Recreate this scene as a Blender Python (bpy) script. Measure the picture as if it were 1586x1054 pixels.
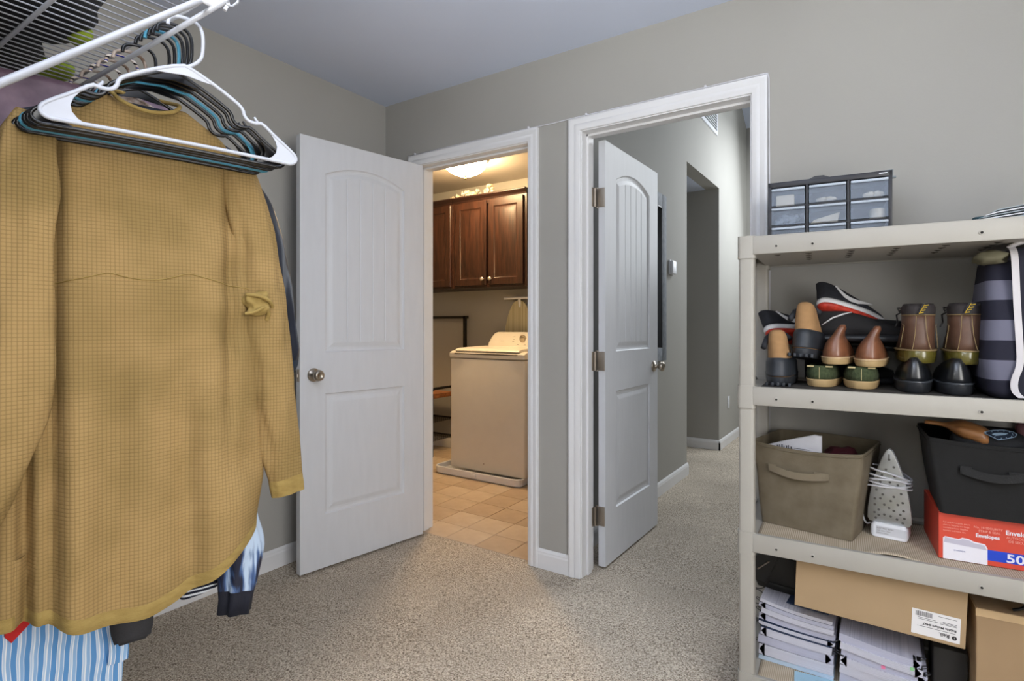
import bpy, bmesh, math, random
from mathutils import Vector, Matrix, noise, geometry
random.seed(7)
PI = math.pi
SC = bpy.context.scene
COL = SC.collection
for o in list(bpy.data.objects): bpy.data.objects.remove(o)

# ------------------------------------------------------------ camera
YAW = math.radians(33.7); CAM_H = 1.16
cd = bpy.data.cameras.new('camera'); cam = bpy.data.objects.new('camera', cd); COL.objects.link(cam)
cam.location = (0, 0, CAM_H); cam.rotation_euler = (PI/2, 0, YAW)
cd.sensor_width = 36; cd.lens = 36*865/1586; cd.shift_y = -23/1586; cd.clip_start = .02
SC.camera = cam

# ------------------------------------------------------------ light
w = bpy.data.worlds.new('world'); SC.world = w; w.use_nodes = True
w.node_tree.nodes['Background'].inputs[0].default_value = (.75, .85, 1, 1)
w.node_tree.nodes['Background'].inputs[1].default_value = .25
def area(name, loc, rot, sx, sy, power, col):
    l = bpy.data.lights.new(name, 'AREA'); l.shape = 'RECTANGLE'; l.size = sx; l.size_y = sy
    l.energy = power; l.color = col
    o = bpy.data.objects.new(name, l); COL.objects.link(o); o.location = loc; o.rotation_euler = rot
    return o
area('front_fill_light', (.45, -1.62, 1.45), (PI/2, 0, 0), 1.5, 1.5, 3, (1, .98, .97))  # unseen area fill, no window built: stands in for daylight assumed behind the camera
area('side_fill_light', (1.22, .25, 1.45), (PI/2, 0, PI/2), 1.4, 1.5, 35, (1, .985, .965))  # no window here: unseen fill added to brighten the left wall
l = bpy.data.lights.new('point_fill_light', 'POINT'); l.shadow_soft_size = .25; l.energy = 4; l.color = (1, .985, .97)  # unseen point lamp added to lift the ceiling and nearby surfaces
o = bpy.data.objects.new('point_fill_light', l); COL.objects.link(o); o.location = (.05, -.1, 1.95)
area('ceiling_uplight_fill', (-.75, -.35, 1.55), (PI, 0, 0), .5, .5, 60, (.95, .975, 1))  # unseen upward fill added so the ceiling brightens and bounces light down
area('hall_end_fill', (-.35, 6.5, 2.3), (math.radians(-75), 0, 0), 1.0, 1.8, 31, (.88, .94, 1))  # added unseen fill: cool daylight assumed from the hall's far end, no window there
area('hall_overhead_fill', (-.2, 5.6, 3.2), (0, 0, 0), .6, .6, 27, (.90, .95, 1))  # unseen overhead fill, set past the recess so its wall stays dark
SC.view_settings.view_transform = 'Standard'; SC.view_settings.look = 'None'
SC.view_settings.gamma = 1; SC.view_settings.use_curve_mapping = False
SC.view_settings.exposure = 0.46

# ------------------------------------------------------------ materials
def lin(c):
    return tuple(((v/255)/12.92 if v/255 <= .04045 else ((v/255+.055)/1.055)**2.4) for v in c) + (1,)
MATS = {}
def mat(name, rgb, rough=.6, metal=0, var=.06, scale=12, bump=0, bscale=80, trans=0, alpha=1, spec=.5, rgb2=None, dist=.002, emit=0, sheen=0, stretch=None, detail=4, coat=0):
    """procedural principled material: noise-mixed colour, noise bump"""
    if name in MATS: return MATS[name]
    m = bpy.data.materials.new(name); m.use_nodes = True; MATS[name] = m
    nt = m.node_tree; N = nt.nodes; L = nt.links; b = N['Principled BSDF']
    tc = N.new('ShaderNodeTexCoord'); mp = N.new('ShaderNodeMapping'); L.new(tc.outputs['Object'], mp.inputs[0])
    if stretch: mp.inputs['Scale'].default_value = stretch
    no = N.new('ShaderNodeTexNoise'); no.inputs['Scale'].default_value = scale; no.inputs['Detail'].default_value = detail
    L.new(mp.outputs[0], no.inputs[0])
    cr = N.new('ShaderNodeValToRGB'); c = lin(rgb)
    c2 = lin(rgb2) if rgb2 else tuple(max(0, v*(1-2*var)) for v in c[:3]) + (1,)
    if not rgb2: c = tuple(min(1, v*(1+var)) for v in c[:3]) + (1,)
    cr.color_ramp.elements[0].color = c2; cr.color_ramp.elements[1].color = c
    cr.color_ramp.elements[0].position = .3; cr.color_ramp.elements[1].position = .65
    L.new(no.outputs[0], cr.inputs[0]); L.new(cr.outputs[0], b.inputs['Base Color'])
    b.inputs['Roughness'].default_value = rough; b.inputs['Metallic'].default_value = metal
    b.inputs['Specular IOR Level'].default_value = spec
    b.inputs['Transmission Weight'].default_value = trans; b.inputs['Alpha'].default_value = alpha
    if coat: b.inputs['Coat Weight'].default_value = coat
    if sheen: b.inputs['Sheen Weight'].default_value = sheen; b.inputs['Sheen Roughness'].default_value = .6
    if emit: b.inputs['Emission Color'].default_value = c; b.inputs['Emission Strength'].default_value = emit
    if bump:
        n2 = N.new('ShaderNodeTexNoise'); n2.inputs['Scale'].default_value = bscale; n2.inputs['Detail'].default_value = 3
        L.new(mp.outputs[0], n2.inputs[0])
        bp = N.new('ShaderNodeBump'); bp.inputs['Strength'].default_value = bump; bp.inputs['Distance'].default_value = dist
        L.new(n2.outputs[0], bp.inputs['Height']); L.new(bp.outputs[0], b.inputs['Normal'])
    return m
def stripes(name, axis, period, cols, rough=.8, sharp=True, dist=0, noise_amt=0.0):
    """bands of colour along one object axis; cols = [(upto, rgb)...] in 0..1"""
    if name in MATS: return MATS[name]
    m = bpy.data.materials.new(name); m.use_nodes = True; MATS[name] = m
    nt = m.node_tree; N = nt.nodes; L = nt.links; b = N['Principled BSDF']
    tc = N.new('ShaderNodeTexCoord'); sp = N.new('ShaderNodeSeparateXYZ'); L.new(tc.outputs['Object'], sp.inputs[0])
    mu = N.new('ShaderNodeMath'); mu.operation = 'MULTIPLY'; mu.inputs[1].default_value = 1/period
    if noise_amt:
        nn = N.new('ShaderNodeTexNoise'); nn.inputs['Scale'].default_value = 6; L.new(tc.outputs['Object'], nn.inputs[0])
        a = N.new('ShaderNodeMath'); a.operation = 'MULTIPLY_ADD'; a.inputs[1].default_value = noise_amt
        L.new(nn.outputs[0], a.inputs[0]); L.new(sp.outputs[axis], a.inputs[2]); L.new(a.outputs[0], mu.inputs[0])
    else: L.new(sp.outputs[axis], mu.inputs[0])
    fr = N.new('ShaderNodeMath'); fr.operation = 'FRACT'; L.new(mu.outputs[0], fr.inputs[0])
    cr = N.new('ShaderNodeValToRGB'); cr.color_ramp.interpolation = 'CONSTANT' if sharp else 'LINEAR'
    e = cr.color_ramp.elements; e[0].position = 0; e[0].color = lin(cols[0][1])
    e.remove(e[1])
    for i in range(1, len(cols)):
        x = e.new(cols[i-1][0]); x.color = lin(cols[i][1])
    L.new(fr.outputs[0], cr.inputs[0]); L.new(cr.outputs[0], b.inputs['Base Color'])
    b.inputs['Roughness'].default_value = rough; b.inputs['Specular IOR Level'].default_value = .2
    return m
def waffle(name, rgb, rgb2, pitch, depth=.0012, dark=.55):
    """grid-knit fabric: raised pillows parted by thin grooves in local X and Z"""
    m = bpy.data.materials.new(name); m.use_nodes = True; MATS[name] = m
    nt = m.node_tree; N = nt.nodes; L = nt.links; b = N['Principled BSDF']
    tc = N.new('ShaderNodeTexCoord'); sp = N.new('ShaderNodeSeparateXYZ'); L.new(tc.outputs['Object'], sp.inputs[0])
    hs = []
    for ax in (0, 2):
        mu = N.new('ShaderNodeMath'); mu.operation = 'MULTIPLY'; mu.inputs[1].default_value = PI/pitch; L.new(sp.outputs[ax], mu.inputs[0])
        s = N.new('ShaderNodeMath'); s.operation = 'SINE'; L.new(mu.outputs[0], s.inputs[0])
        a = N.new('ShaderNodeMath'); a.operation = 'ABSOLUTE'; L.new(s.outputs[0], a.inputs[0])
        p = N.new('ShaderNodeMath'); p.operation = 'POWER'; p.inputs[1].default_value = .36; L.new(a.outputs[0], p.inputs[0])
        hs.append(p)
    mm = N.new('ShaderNodeMath'); mm.operation = 'MULTIPLY'; L.new(hs[0].outputs[0], mm.inputs[0]); L.new(hs[1].outputs[0], mm.inputs[1])
    no = N.new('ShaderNodeTexNoise'); no.inputs['Scale'].default_value = 7; L.new(tc.outputs['Object'], no.inputs[0])
    cr = N.new('ShaderNodeValToRGB'); cr.color_ramp.elements[0].color = lin(rgb2); cr.color_ramp.elements[1].color = lin(rgb)
    cr.color_ramp.elements[0].position = .35; cr.color_ramp.elements[1].position = .62
    L.new(no.outputs[0], cr.inputs[0])
    mx = N.new('ShaderNodeMix'); mx.data_type = 'RGBA'; mx.blend_type = 'MULTIPLY'; mx.inputs[0].default_value = 1
    r2 = N.new('ShaderNodeMapRange'); r2.inputs[1].default_value = .2; r2.inputs[2].default_value = .8; r2.inputs[3].default_value = dark; r2.inputs[4].default_value = 1
    L.new(mm.outputs[0], r2.inputs[0]); L.new(cr.outputs[0], mx.inputs[6]); L.new(r2.outputs[0], mx.inputs[7])
    L.new(mx.outputs[2], b.inputs['Base Color'])
    bp = N.new('ShaderNodeBump'); bp.inputs['Strength'].default_value = .6; bp.inputs['Distance'].default_value = depth
    L.new(mm.outputs[0], bp.inputs['Height']); L.new(bp.outputs[0], b.inputs['Normal'])
    b.inputs['Roughness'].default_value = .9; b.inputs['Specular IOR Level'].default_value = .15
    return m

WALL = mat('wall_paint', (169, 167, 161), .75, var=.015, scale=2, bump=.12, bscale=140, spec=.25)
CEIL = mat('ceiling_paint', (210, 219, 238), .9, var=.01, scale=2, bump=.1, bscale=120, spec=.1)
TRIM = mat('trim_white', (230, 230, 231), .35, var=.01, scale=5, spec=.45)
DOORW = mat('door_white', (212, 214, 218), .42, var=.012, scale=6, bump=.05, bscale=90, spec=.4, stretch=(6, 6, 1))
NICKEL = mat('satin_nickel', (176, 166, 152), .28, 1, var=.03)
HINGE = mat('hinge_metal', (170, 160, 148), .4, .9, var=.06)
GROUT = mat('grout', (196, 176, 150), .9, var=.05, scale=30)
TILE = mat('stone_tile', (202, 170, 132), .45, scale=5, rgb2=(172, 136, 98), bump=.1, bscale=30, detail=8)
BLACK = mat('black_plastic', (16, 16, 18), .32, var=.1, spec=.5)
BLKMET = mat('black_metal', (22, 21, 22), .45, .3, var=.1)
WHTPL = mat('white_plastic', (228, 230, 236), .35, var=.02)
SHELFP = mat('cream_resin', (167, 163, 154), .5, var=.02, scale=6, bump=.06, bscale=60)
WIREW = mat('white_wire_coating', (162, 164, 170), .35, var=.02)

# ------------------------------------------------------------ mesh helpers
def new_obj(name, bm, m, parent=None, smooth=False, mats=None):
    me = bpy.data.meshes.new(name); bm.normal_update(); bm.to_mesh(me); bm.free()
    if smooth:
        for p in me.polygons: p.use_smooth = True
        if smooth != 'all':
            me.set_sharp_from_angle(angle=math.radians(38))
    for x in (mats or [m]): me.materials.append(x)
    o = bpy.data.objects.new(name, me); COL.objects.link(o)
    if parent: o.parent = parent
    return o
def B(): return bmesh.new()
def box(bm, x0, x1, y0, y1, z0, z1, bev=0, M=None, seg=2):
    t = bmesh.new(); bmesh.ops.create_cube(t, size=1)
    for v in t.verts: v.co = Vector(((x0+x1)/2+v.co.x*(x1-x0), (y0+y1)/2+v.co.y*(y1-y0), (z0+z1)/2+v.co.z*(z1-z0)))
    if bev: bmesh.ops.bevel(t, geom=list(t.edges), offset=bev, segments=seg, affect='EDGES', profile=.5)
    add(bm, t, M)
def add(bm, t, M=None):
    if M is not None: t.transform(M)
    me = bpy.data.meshes.new('tmp'); t.to_mesh(me); bm.from_mesh(me); bpy.data.meshes.remove(me); t.free()
def tube(bm, pts, r, n=8, caps=True, closed=False, flat=1.0, M=None):
    """tube along a polyline; r = radius or list"""
    t = bmesh.new(); P = [Vector(p) for p in pts]; k = len(P)
    R = r if isinstance(r, (list, tuple)) else [r]*k
    rings = []; up = None
    for i in range(k):
        a = P[(i-1) % k] if (closed or i > 0) else P[i]; b = P[(i+1) % k] if (closed or i < k-1) else P[i]
        d = (b-a).normalized()
        if up is None:
            up = Vector((0, 0, 1)) if abs(d.z) < .9 else Vector((0, 1, 0))
        s = d.cross(up)
        if s.length < 1e-4: s = d.orthogonal()
        s.normalize(); up = s.cross(d).normalized()
        rings.append([t.verts.new(P[i] + s*math.cos(2*PI*j/n)*R[i] + up*math.sin(2*PI*j/n)*R[i]*flat) for j in range(n)])
    for i in range(k if closed else k-1):
        A, C = rings[i], rings[(i+1) % k]
        for j in range(n): t.faces.new((A[j], A[(j+1) % n], C[(j+1) % n], C[j]))
    if caps and not closed:
        t.faces.new(rings[0][::-1]); t.faces.new(rings[-1])
    add(bm, t, M)
def loft(bm, rings, cap0=True, cap1=True, closed=True, M=None):
    t = bmesh.new(); V = [[t.verts.new(p) for p in r] for r in rings]; n = len(rings[0])
    for i in range(len(V)-1):
        for j in range(n if closed else n-1):
            t.faces.new((V[i][j], V[i][(j+1) % n], V[i+1][(j+1) % n], V[i+1][j]))
    if cap0: t.faces.new(V[0][::-1])
    if cap1: t.faces.new(V[-1])
    bmesh.ops.recalc_face_normals(t, faces=t.faces) if (cap0 and cap1) else None
    add(bm, t, M)
def lathe(bm, prof, n=24, M=None):
    rings = [[Vector((r*math.cos(2*PI*j/n), r*math.sin(2*PI*j/n), z)) for j in range(n)] for r, z in prof]
    t = bmesh.new(); V = [[t.verts.new(p) for p in r] for r in rings]
    for i in range(len(V)-1):
        for j in range(n): t.faces.new((V[i][j], V[i][(j+1) % n], V[i+1][(j+1) % n], V[i+1][j]))
    t.faces.new(V[0][::-1]); t.faces.new(V[-1]); bmesh.ops.remove_doubles(t, verts=t.verts, dist=1e-5)
    bmesh.ops.recalc_face_normals(t, faces=t.faces)
    add(bm, t, M)
def prism(bm, poly, d0, d1, axis='y', M=None, bev=0):
    """extrude a 2-D outline (a,b) between d0 and d1 along axis"""
    f = {'y': lambda a, b, d: (a, d, b), 'z': lambda a, b, d: (a, b, d), 'x': lambda a, b, d: (d, a, b)}[axis]
    t = bmesh.new(); A = [t.verts.new(f(a, b, d0)) for a, b in poly]; C = [t.verts.new(f(a, b, d1)) for a, b in poly]
    n = len(poly)
    for i in range(n): t.faces.new((A[i], A[(i+1) % n], C[(i+1) % n], C[i]))
    f0 = t.faces.new(A[::-1]); f1 = t.faces.new(C)
    bmesh.ops.recalc_face_normals(t, faces=t.faces)
    if bev:
        es = [e for e in t.edges if (e.verts[0] in A) == (e.verts[1] in A)]
        bmesh.ops.bevel(t, geom=es, offset=bev, segments=2, affect='EDGES', profile=.5)
    bmesh.ops.triangulate(t, faces=[f for f in t.faces if len(f.verts) > 4])
    add(bm, t, M)
def tag(o, label=None, cat=None, group=None, kind=None):
    if label: o['label'] = label
    if cat: o['category'] = cat
    if group: o['group'] = group
    if kind: o['kind'] = kind
    return o
def thing(name, label, cat, loc=(0, 0, 0), rz=0, group=None, rot=None):
    o = bpy.data.objects.new(name, None); COL.objects.link(o); o.empty_display_size = .05
    o.location = loc; o.rotation_euler = rot if rot else (0, 0, rz)
    return tag(o, label, cat, group)
def copy_tree(o, parent=None):
    c = o.copy(); COL.objects.link(c)
    if parent: c.parent = parent
    for ch in list(o.children): copy_tree(ch, c)
    return c
def struct(name, bm, m, parent=None, smooth=False, mats=None):
    o = new_obj(name, bm, m, parent, smooth, mats)
    if not parent: o['kind'] = 'structure'
    return o
def text(name, s, size, m, parent, M, depth=.0003, align='LEFT', sx=1, bold=0):
    c = bpy.data.curves.new('txt', 'FONT'); c.body = s; c.size = size; c.extrude = depth; c.align_x = align; c.offset = bold
    c.resolution_u = 3
    t = bpy.data.objects.new('txt', c); COL.objects.link(t)
    dg = bpy.context.evaluated_depsgraph_get(); me = bpy.data.meshes.new_from_object(t.evaluated_get(dg))
    bpy.data.objects.remove(t)
    me.transform(Matrix.Diagonal((sx, 1, 1, 1))); me.transform(M); me.materials.clear(); me.materials.append(m)
    o = bpy.data.objects.new(name, me); COL.objects.link(o); o.parent = parent
    return o
def T(x=0, y=0, z=0): return Matrix.Translation((x, y, z))
def Rx(a): return Matrix.Rotation(a, 4, 'X')
def Ry(a): return Matrix.Rotation(a, 4, 'Y')
def Rz(a): return Matrix.Rotation(a, 4, 'Z')
def sm(t): t = max(0, min(1, t)); return t*t*(3-2*t)
def lerp(a, b, t): return a+(b-a)*t

# ============================================================ SETTING
XL, YB, WT, ZC = -2.43, 2.31, .12, 2.44         # left wall, door wall, thickness, ceiling
O1 = (-2.173, -1.447); O2 = (-1.155, -.431); OH = 2.05   # clear openings

# --- walls
bm = B(); box(bm, XL-.12, XL, -1.7, YB+WT, 0, ZC+.05); struct('wall_left', bm, WALL)
bm = B()
for a, b, z0, z1 in ((XL, O1[0]-.012, 0, ZC+.05), (O1[0]-.012, O1[1]+.012, OH+.012, ZC+.05), (O1[1]+.012, O2[0]-.012, 0, ZC+.05),
                     (O2[0]-.012, O2[1]+.012, OH+.012, ZC+.05), (O2[1]+.012, 1.25, 0, ZC+.05)):
    box(bm, a, b, YB, YB+WT, z0, z1)
bmesh.ops.remove_doubles(bm, verts=bm.verts, dist=1e-5); struct('wall_back', bm, WALL)
bm = B(); box(bm, 1.25, 1.37, -1.7, YB+WT, 0, ZC+.05); struct('wall_right', bm, WALL)
bm = B(); box(bm, -.93, 1.37, -1.82, -1.7, 0, ZC+.05); struct('wall_front', bm, WALL)
bm = B(); box(bm, XL, -.93, 0, .12, 0, ZC); box(bm, -1.05, -.93, -1.7, 0, 0, ZC); struct('wall_closet', bm, WALL)
bm = B(); box(bm, XL-.12, 1.37, -1.82, YB+WT, ZC, ZC+.1); struct('ceiling', bm, CEIL)

# hall beyond the right-hand doorway
HX = -1.283
bm = B()
box(bm, HX-.12, HX, YB+WT, 4.38, 0, 4.3); box(bm, HX-.12, HX, 5.40, 6.64, 0, 4.3); box(bm, HX-.12, HX, 4.38, 5.40, ZC, 4.3)
bmesh.ops.remove_doubles(bm, verts=bm.verts, dist=1e-5); struct('wall_hall_left', bm, WALL)
bm = B(); box(bm, -3.4, HX-.12, 5.40, 5.52, 0, ZC); struct('wall_hall_recess', bm, WALL)
bm = B(); box(bm, -3.4, HX-.12, 4.26, 4.38, 0, ZC); struct('wall_hall_recess_near', bm, WALL)
bm = B(); box(bm, -3.52, -3.4, 4.26, 5.52, 0, ZC); struct('wall_hall_recess_end', bm, WALL)
bm = B(); box(bm, -3.4, HX-.12, 4.38, 5.40, ZC, ZC+.05); struct('ceiling_recess', bm, CEIL)
bm = B(); box(bm, HX-.12, 1.0, 6.64, 6.76, 0, 4.3); struct('wall_hall_end', bm, WALL)
bm = B(); box(bm, .35, .47, YB+WT, 6.64, 0, 4.3); struct('wall_hall_right', bm, WALL)
bm = B()                                         # vaulted hall ceiling, rising towards the camera
prism(bm, [(6.64, 3.36), (5.5, 4.07), (YB+WT, 4.07), (YB+WT, 4.17), (5.5, 4.17), (6.7, 3.46)], HX, .35, 'x'); struct('ceiling_hall', bm, CEIL)

# laundry room beyond the left-hand doorway
LX0, LX1, LY = -4.25, -1.403, 4.10
bm = B(); box(bm, LX0-.12, HX-.12, LY, LY+.12, 0, ZC); struct('wall_laundry_back', bm, WALL)
bm = B(); box(bm, LX0-.12, LX0, YB+WT, LY, 0, ZC); struct('wall_laundry_left', bm, WALL)
bm = B(); box(bm, LX0-.12, XL-.12, YB, YB+WT, 0, ZC); struct('wall_laundry_front', bm, WALL)
bm = B(); box(bm, LX0-.12, HX-.12, YB+WT, LY, ZC, ZC+.1); struct('ceiling_laundry', bm, mat('laundry_ceiling', (214, 206, 196), .9, var=.01))

# --- floors: carpet with a real undulating pile surface
def carpet_mat():
    m = bpy.data.materials.new('carpet_pile'); m.use_nodes = True; nt = m.node_tree; N = nt.nodes; L = nt.links; b = N['Principled BSDF']
    tc = N.new('ShaderNodeTexCoord')
    n1 = N.new('ShaderNodeTexNoise'); n1.inputs['Scale'].default_value = 170; n1.inputs['Detail'].default_value = 2; n1.inputs['Roughness'].default_value = .7
    n2 = N.new('ShaderNodeTexNoise'); n2.inputs['Scale'].default_value = 1.7; n2.inputs['Detail'].default_value = 3
    n3 = N.new('ShaderNodeTexVoronoi'); n3.inputs['Scale'].default_value = 210
    for n in (n1, n2, n3): L.new(tc.outputs['Object'], n.inputs['Vector'])
    cr = N.new('ShaderNodeValToRGB'); e = cr.color_ramp.elements
    e[0].position = .34; e[0].color = lin((120, 107, 94)); e[1].position = .66; e[1].color = lin((238, 228, 212))
    x = e.new(.48); x.color = lin((192, 179, 161))
    L.new(n1.outputs[0], cr.inputs[0])
    r = N.new('ShaderNodeMapRange'); r.inputs[1].default_value = .35; r.inputs[2].default_value = .65; r.inputs[3].default_value = .86; r.inputs[4].default_value = 1.06
    L.new(n2.outputs[0], r.inputs[0])
    mx = N.new('ShaderNodeMix'); mx.data_type = 'RGBA'; mx.blend_type = 'MULTIPLY'; mx.inputs[0].default_value = 1
    L.new(cr.outputs[0], mx.inputs[6]); L.new(r.outputs[0], mx.inputs[7]); L.new(mx.outputs[2], b.inputs['Base Color'])
    mth = N.new('ShaderNodeMath'); mth.operation = 'MULTIPLY_ADD'; mth.inputs[1].default_value = -.6; L.new(n3.outputs['Distance'], mth.inputs[0]); L.new(n1.outputs[0], mth.inputs[2])
    bp = N.new('ShaderNodeBump'); bp.inputs['Strength'].default_value = .9; bp.inputs['Distance'].default_value = .006
    L.new(mth.outputs[0], bp.inputs['Height']); L.new(bp.outputs[0], b.inputs['Normal'])
    b.inputs['Roughness'].default_value = .98; b.inputs['Specular IOR Level'].default_value = .05
    return m
CARPET = carpet_mat()
def carpet(name, x0, x1, y0, y1, st):
    bm = B(); nx = int((x1-x0)/st); ny = int((y1-y0)/st)
    V = [[bm.verts.new((x0+(x1-x0)*i/nx, y0+(y1-y0)*j/ny,
          0 if (i in (0, nx) or j in (0, ny)) else -.0035+.0028*noise.noise(Vector((i*st*4, j*st*4, 3)))+.004*random.random())) for j in range(ny+1)] for i in range(nx+1)]
    for i in range(nx):
        for j in range(ny): bm.faces.new((V[i][j], V[i+1][j], V[i+1][j+1], V[i][j+1]))
    return struct(name, bm, CARPET, smooth='all')
carpet('floor', -2.43, 1.25, -1.7, 2.335, .0125)
carpet('floor_hall', HX, .35, YB+WT, 6.64, .016)
bm = B(); box(bm, O2[0], O2[1], 2.335, YB+WT, -.02, 0); struct('floor_threshold', bm, CARPET)
bm = B(); box(bm, -3.4, HX, 4.38, 5.40, -.02, -.001); struct('floor_recess', bm, CARPET)
bm = B(); box(bm, LX0, LX1, YB+WT, LY, -.03, -.006); box(bm, O1[0], O1[1], 2.338, YB+WT, -.03, -.006); fl = struct('floor_laundry', bm, GROUT)
TS = .2035
def tile_mesh(wx, wy, v):
    t = B(); box(t, .0022, wx-.0022, .0022, wy-.0022, -.006, 0, .0012, seg=1)
    me = bpy.data.meshes.new('tile'); t.to_mesh(me); t.free(); me.materials.append(TILEV[v]); return me
TILEV = [mat('stone_tile_%s' % n, a, .5, scale=6, rgb2=b, bump=.08, bscale=25, detail=8) for n, a, b in
         (('sand', (206, 188, 166), (184, 162, 138)), ('tan', (194, 172, 148), (168, 146, 122)), ('clay', (200, 180, 156), (174, 152, 128)))]
cache = {}
for j in range(0, 9):
    for i in range(-12, 3):
        x0 = -1.80+i*TS; y0 = 2.526-TS+j*TS; x1 = x0+TS; y1 = y0+TS
        lo = O1[0] if y1 <= YB+WT+.02 else LX0; hi = O1[1] if y1 <= YB+WT+.02 else LX1
        if j == 0: y0 = 2.34
        if x0 < lo: x0 = lo
        if x1 > hi: x1 = hi
        if y1 > LY: y1 = LY
        if x1-x0 < .02 or y1-y0 < .02: continue
        v = random.randrange(3); k = (round(x1-x0, 3), round(y1-y0, 3), v)
        if k not in cache: cache[k] = tile_mesh(x1-x0, y1-y0, v)
        o = bpy.data.objects.new('tile', cache[k]); COL.objects.link(o); o.location = (x0, y0, 0); o.parent = fl

# --- door jambs and casings
PROF = [(0, 0), (0, .009), (.004, .012), (.012, .012), (.018, .0145), (.024, .0145), (.03, .012), (.046, .0165), (.052, .0175), (.057, .015), (.057, 0)]
def casing(bm, x0, x1, zt, y, sgn):
    rings = []
    for a, b in PROF:
        yy = y-sgn*b; a += .005
        rings.append([(x0-a, yy, 0), (x0-a, yy, zt+a), (x1+a, yy, zt+a), (x1+a, yy, 0)])
    loft(bm, rings, False, False, closed=False)
    bmesh.ops.recalc_face_normals(bm, faces=bm.faces)
def frame(n, x0, x1, stop_y):
    bm = B()
    box(bm, x0-.012, x0, YB-.001, YB+WT+.001, 0, OH+.012); box(bm, x1, x1+.012, YB-.001, YB+WT+.001, 0, OH+.012)
    box(bm, x0, x1, YB-.001, YB+WT+.001, OH, OH+.012)
    a, b = stop_y
    box(bm, x0, x0+.011, a, b, 0, OH, .002); box(bm, x1-.011, x1, a, b, 0, OH, .002); box(bm, x0, x1, a, b, OH-.011, OH, .002)
    p = struct('trim_%d' % n, bm, TRIM)
    bm = B(); casing(bm, x0, x1, OH, YB, 1); c = new_obj('casing', bm, TRIM, p, True); c.parent = p
    bm = B(); casing(bm, x0, x1, OH, YB+WT, -1); new_obj('casing', bm, TRIM, p, True)
    return p
frame(1, O1[0], O1[1], (YB+.040, YB+.078))
f2 = frame(2, O2[0], O2[1], (YB+.045, YB+.083))

# --- baseboards
BP = [(0, 0), (.013, 0), (.013, .068), (.0105, .076), (.0105, .080), (.006, .088), (.003, .092), (0, .092)]
def baseb(name, p0, p1, nrm, both=False):
    bm = B(); p0 = Vector(p0); p1 = Vector(p1); nrm = Vector(nrm)
    rings = [[tuple(p+nrm*a)[:2]+(b,) for a, b in BP] for p in (p0, p1)]
    loft(bm, rings); return struct(name, bm, TRIM)
baseb('baseboard_left', (XL, .12, 0), (XL, YB, 0), (1, 0, 0))
baseb('baseboard_corner', (XL+.013, YB, 0), (O1[0]-.062, YB, 0), (0, -1, 0))
baseb('baseboard_back', (O1[1]+.062, YB, 0), (O2[0]-.062, YB, 0), (0, -1, 0))
baseb('baseboard_back_right', (O2[1]+.062, YB, 0), (1.25, YB, 0), (0, -1, 0))
baseb('baseboard_hall_left', (HX, YB+WT+.02, 0), (HX, 4.393, 0), (1, 0, 0))
baseb('baseboard_hall_far', (HX, 5.387, 0), (HX, 6.64, 0), (1, 0, 0))
baseb('baseboard_hall_recess', (HX+.013, 5.40, 0), (-3.4, 5.40, 0), (0, -1, 0))
baseb('baseboard_laundry_back', (LX0, LY, 0), (LX1, LY, 0), (0, -1, 0))

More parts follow.
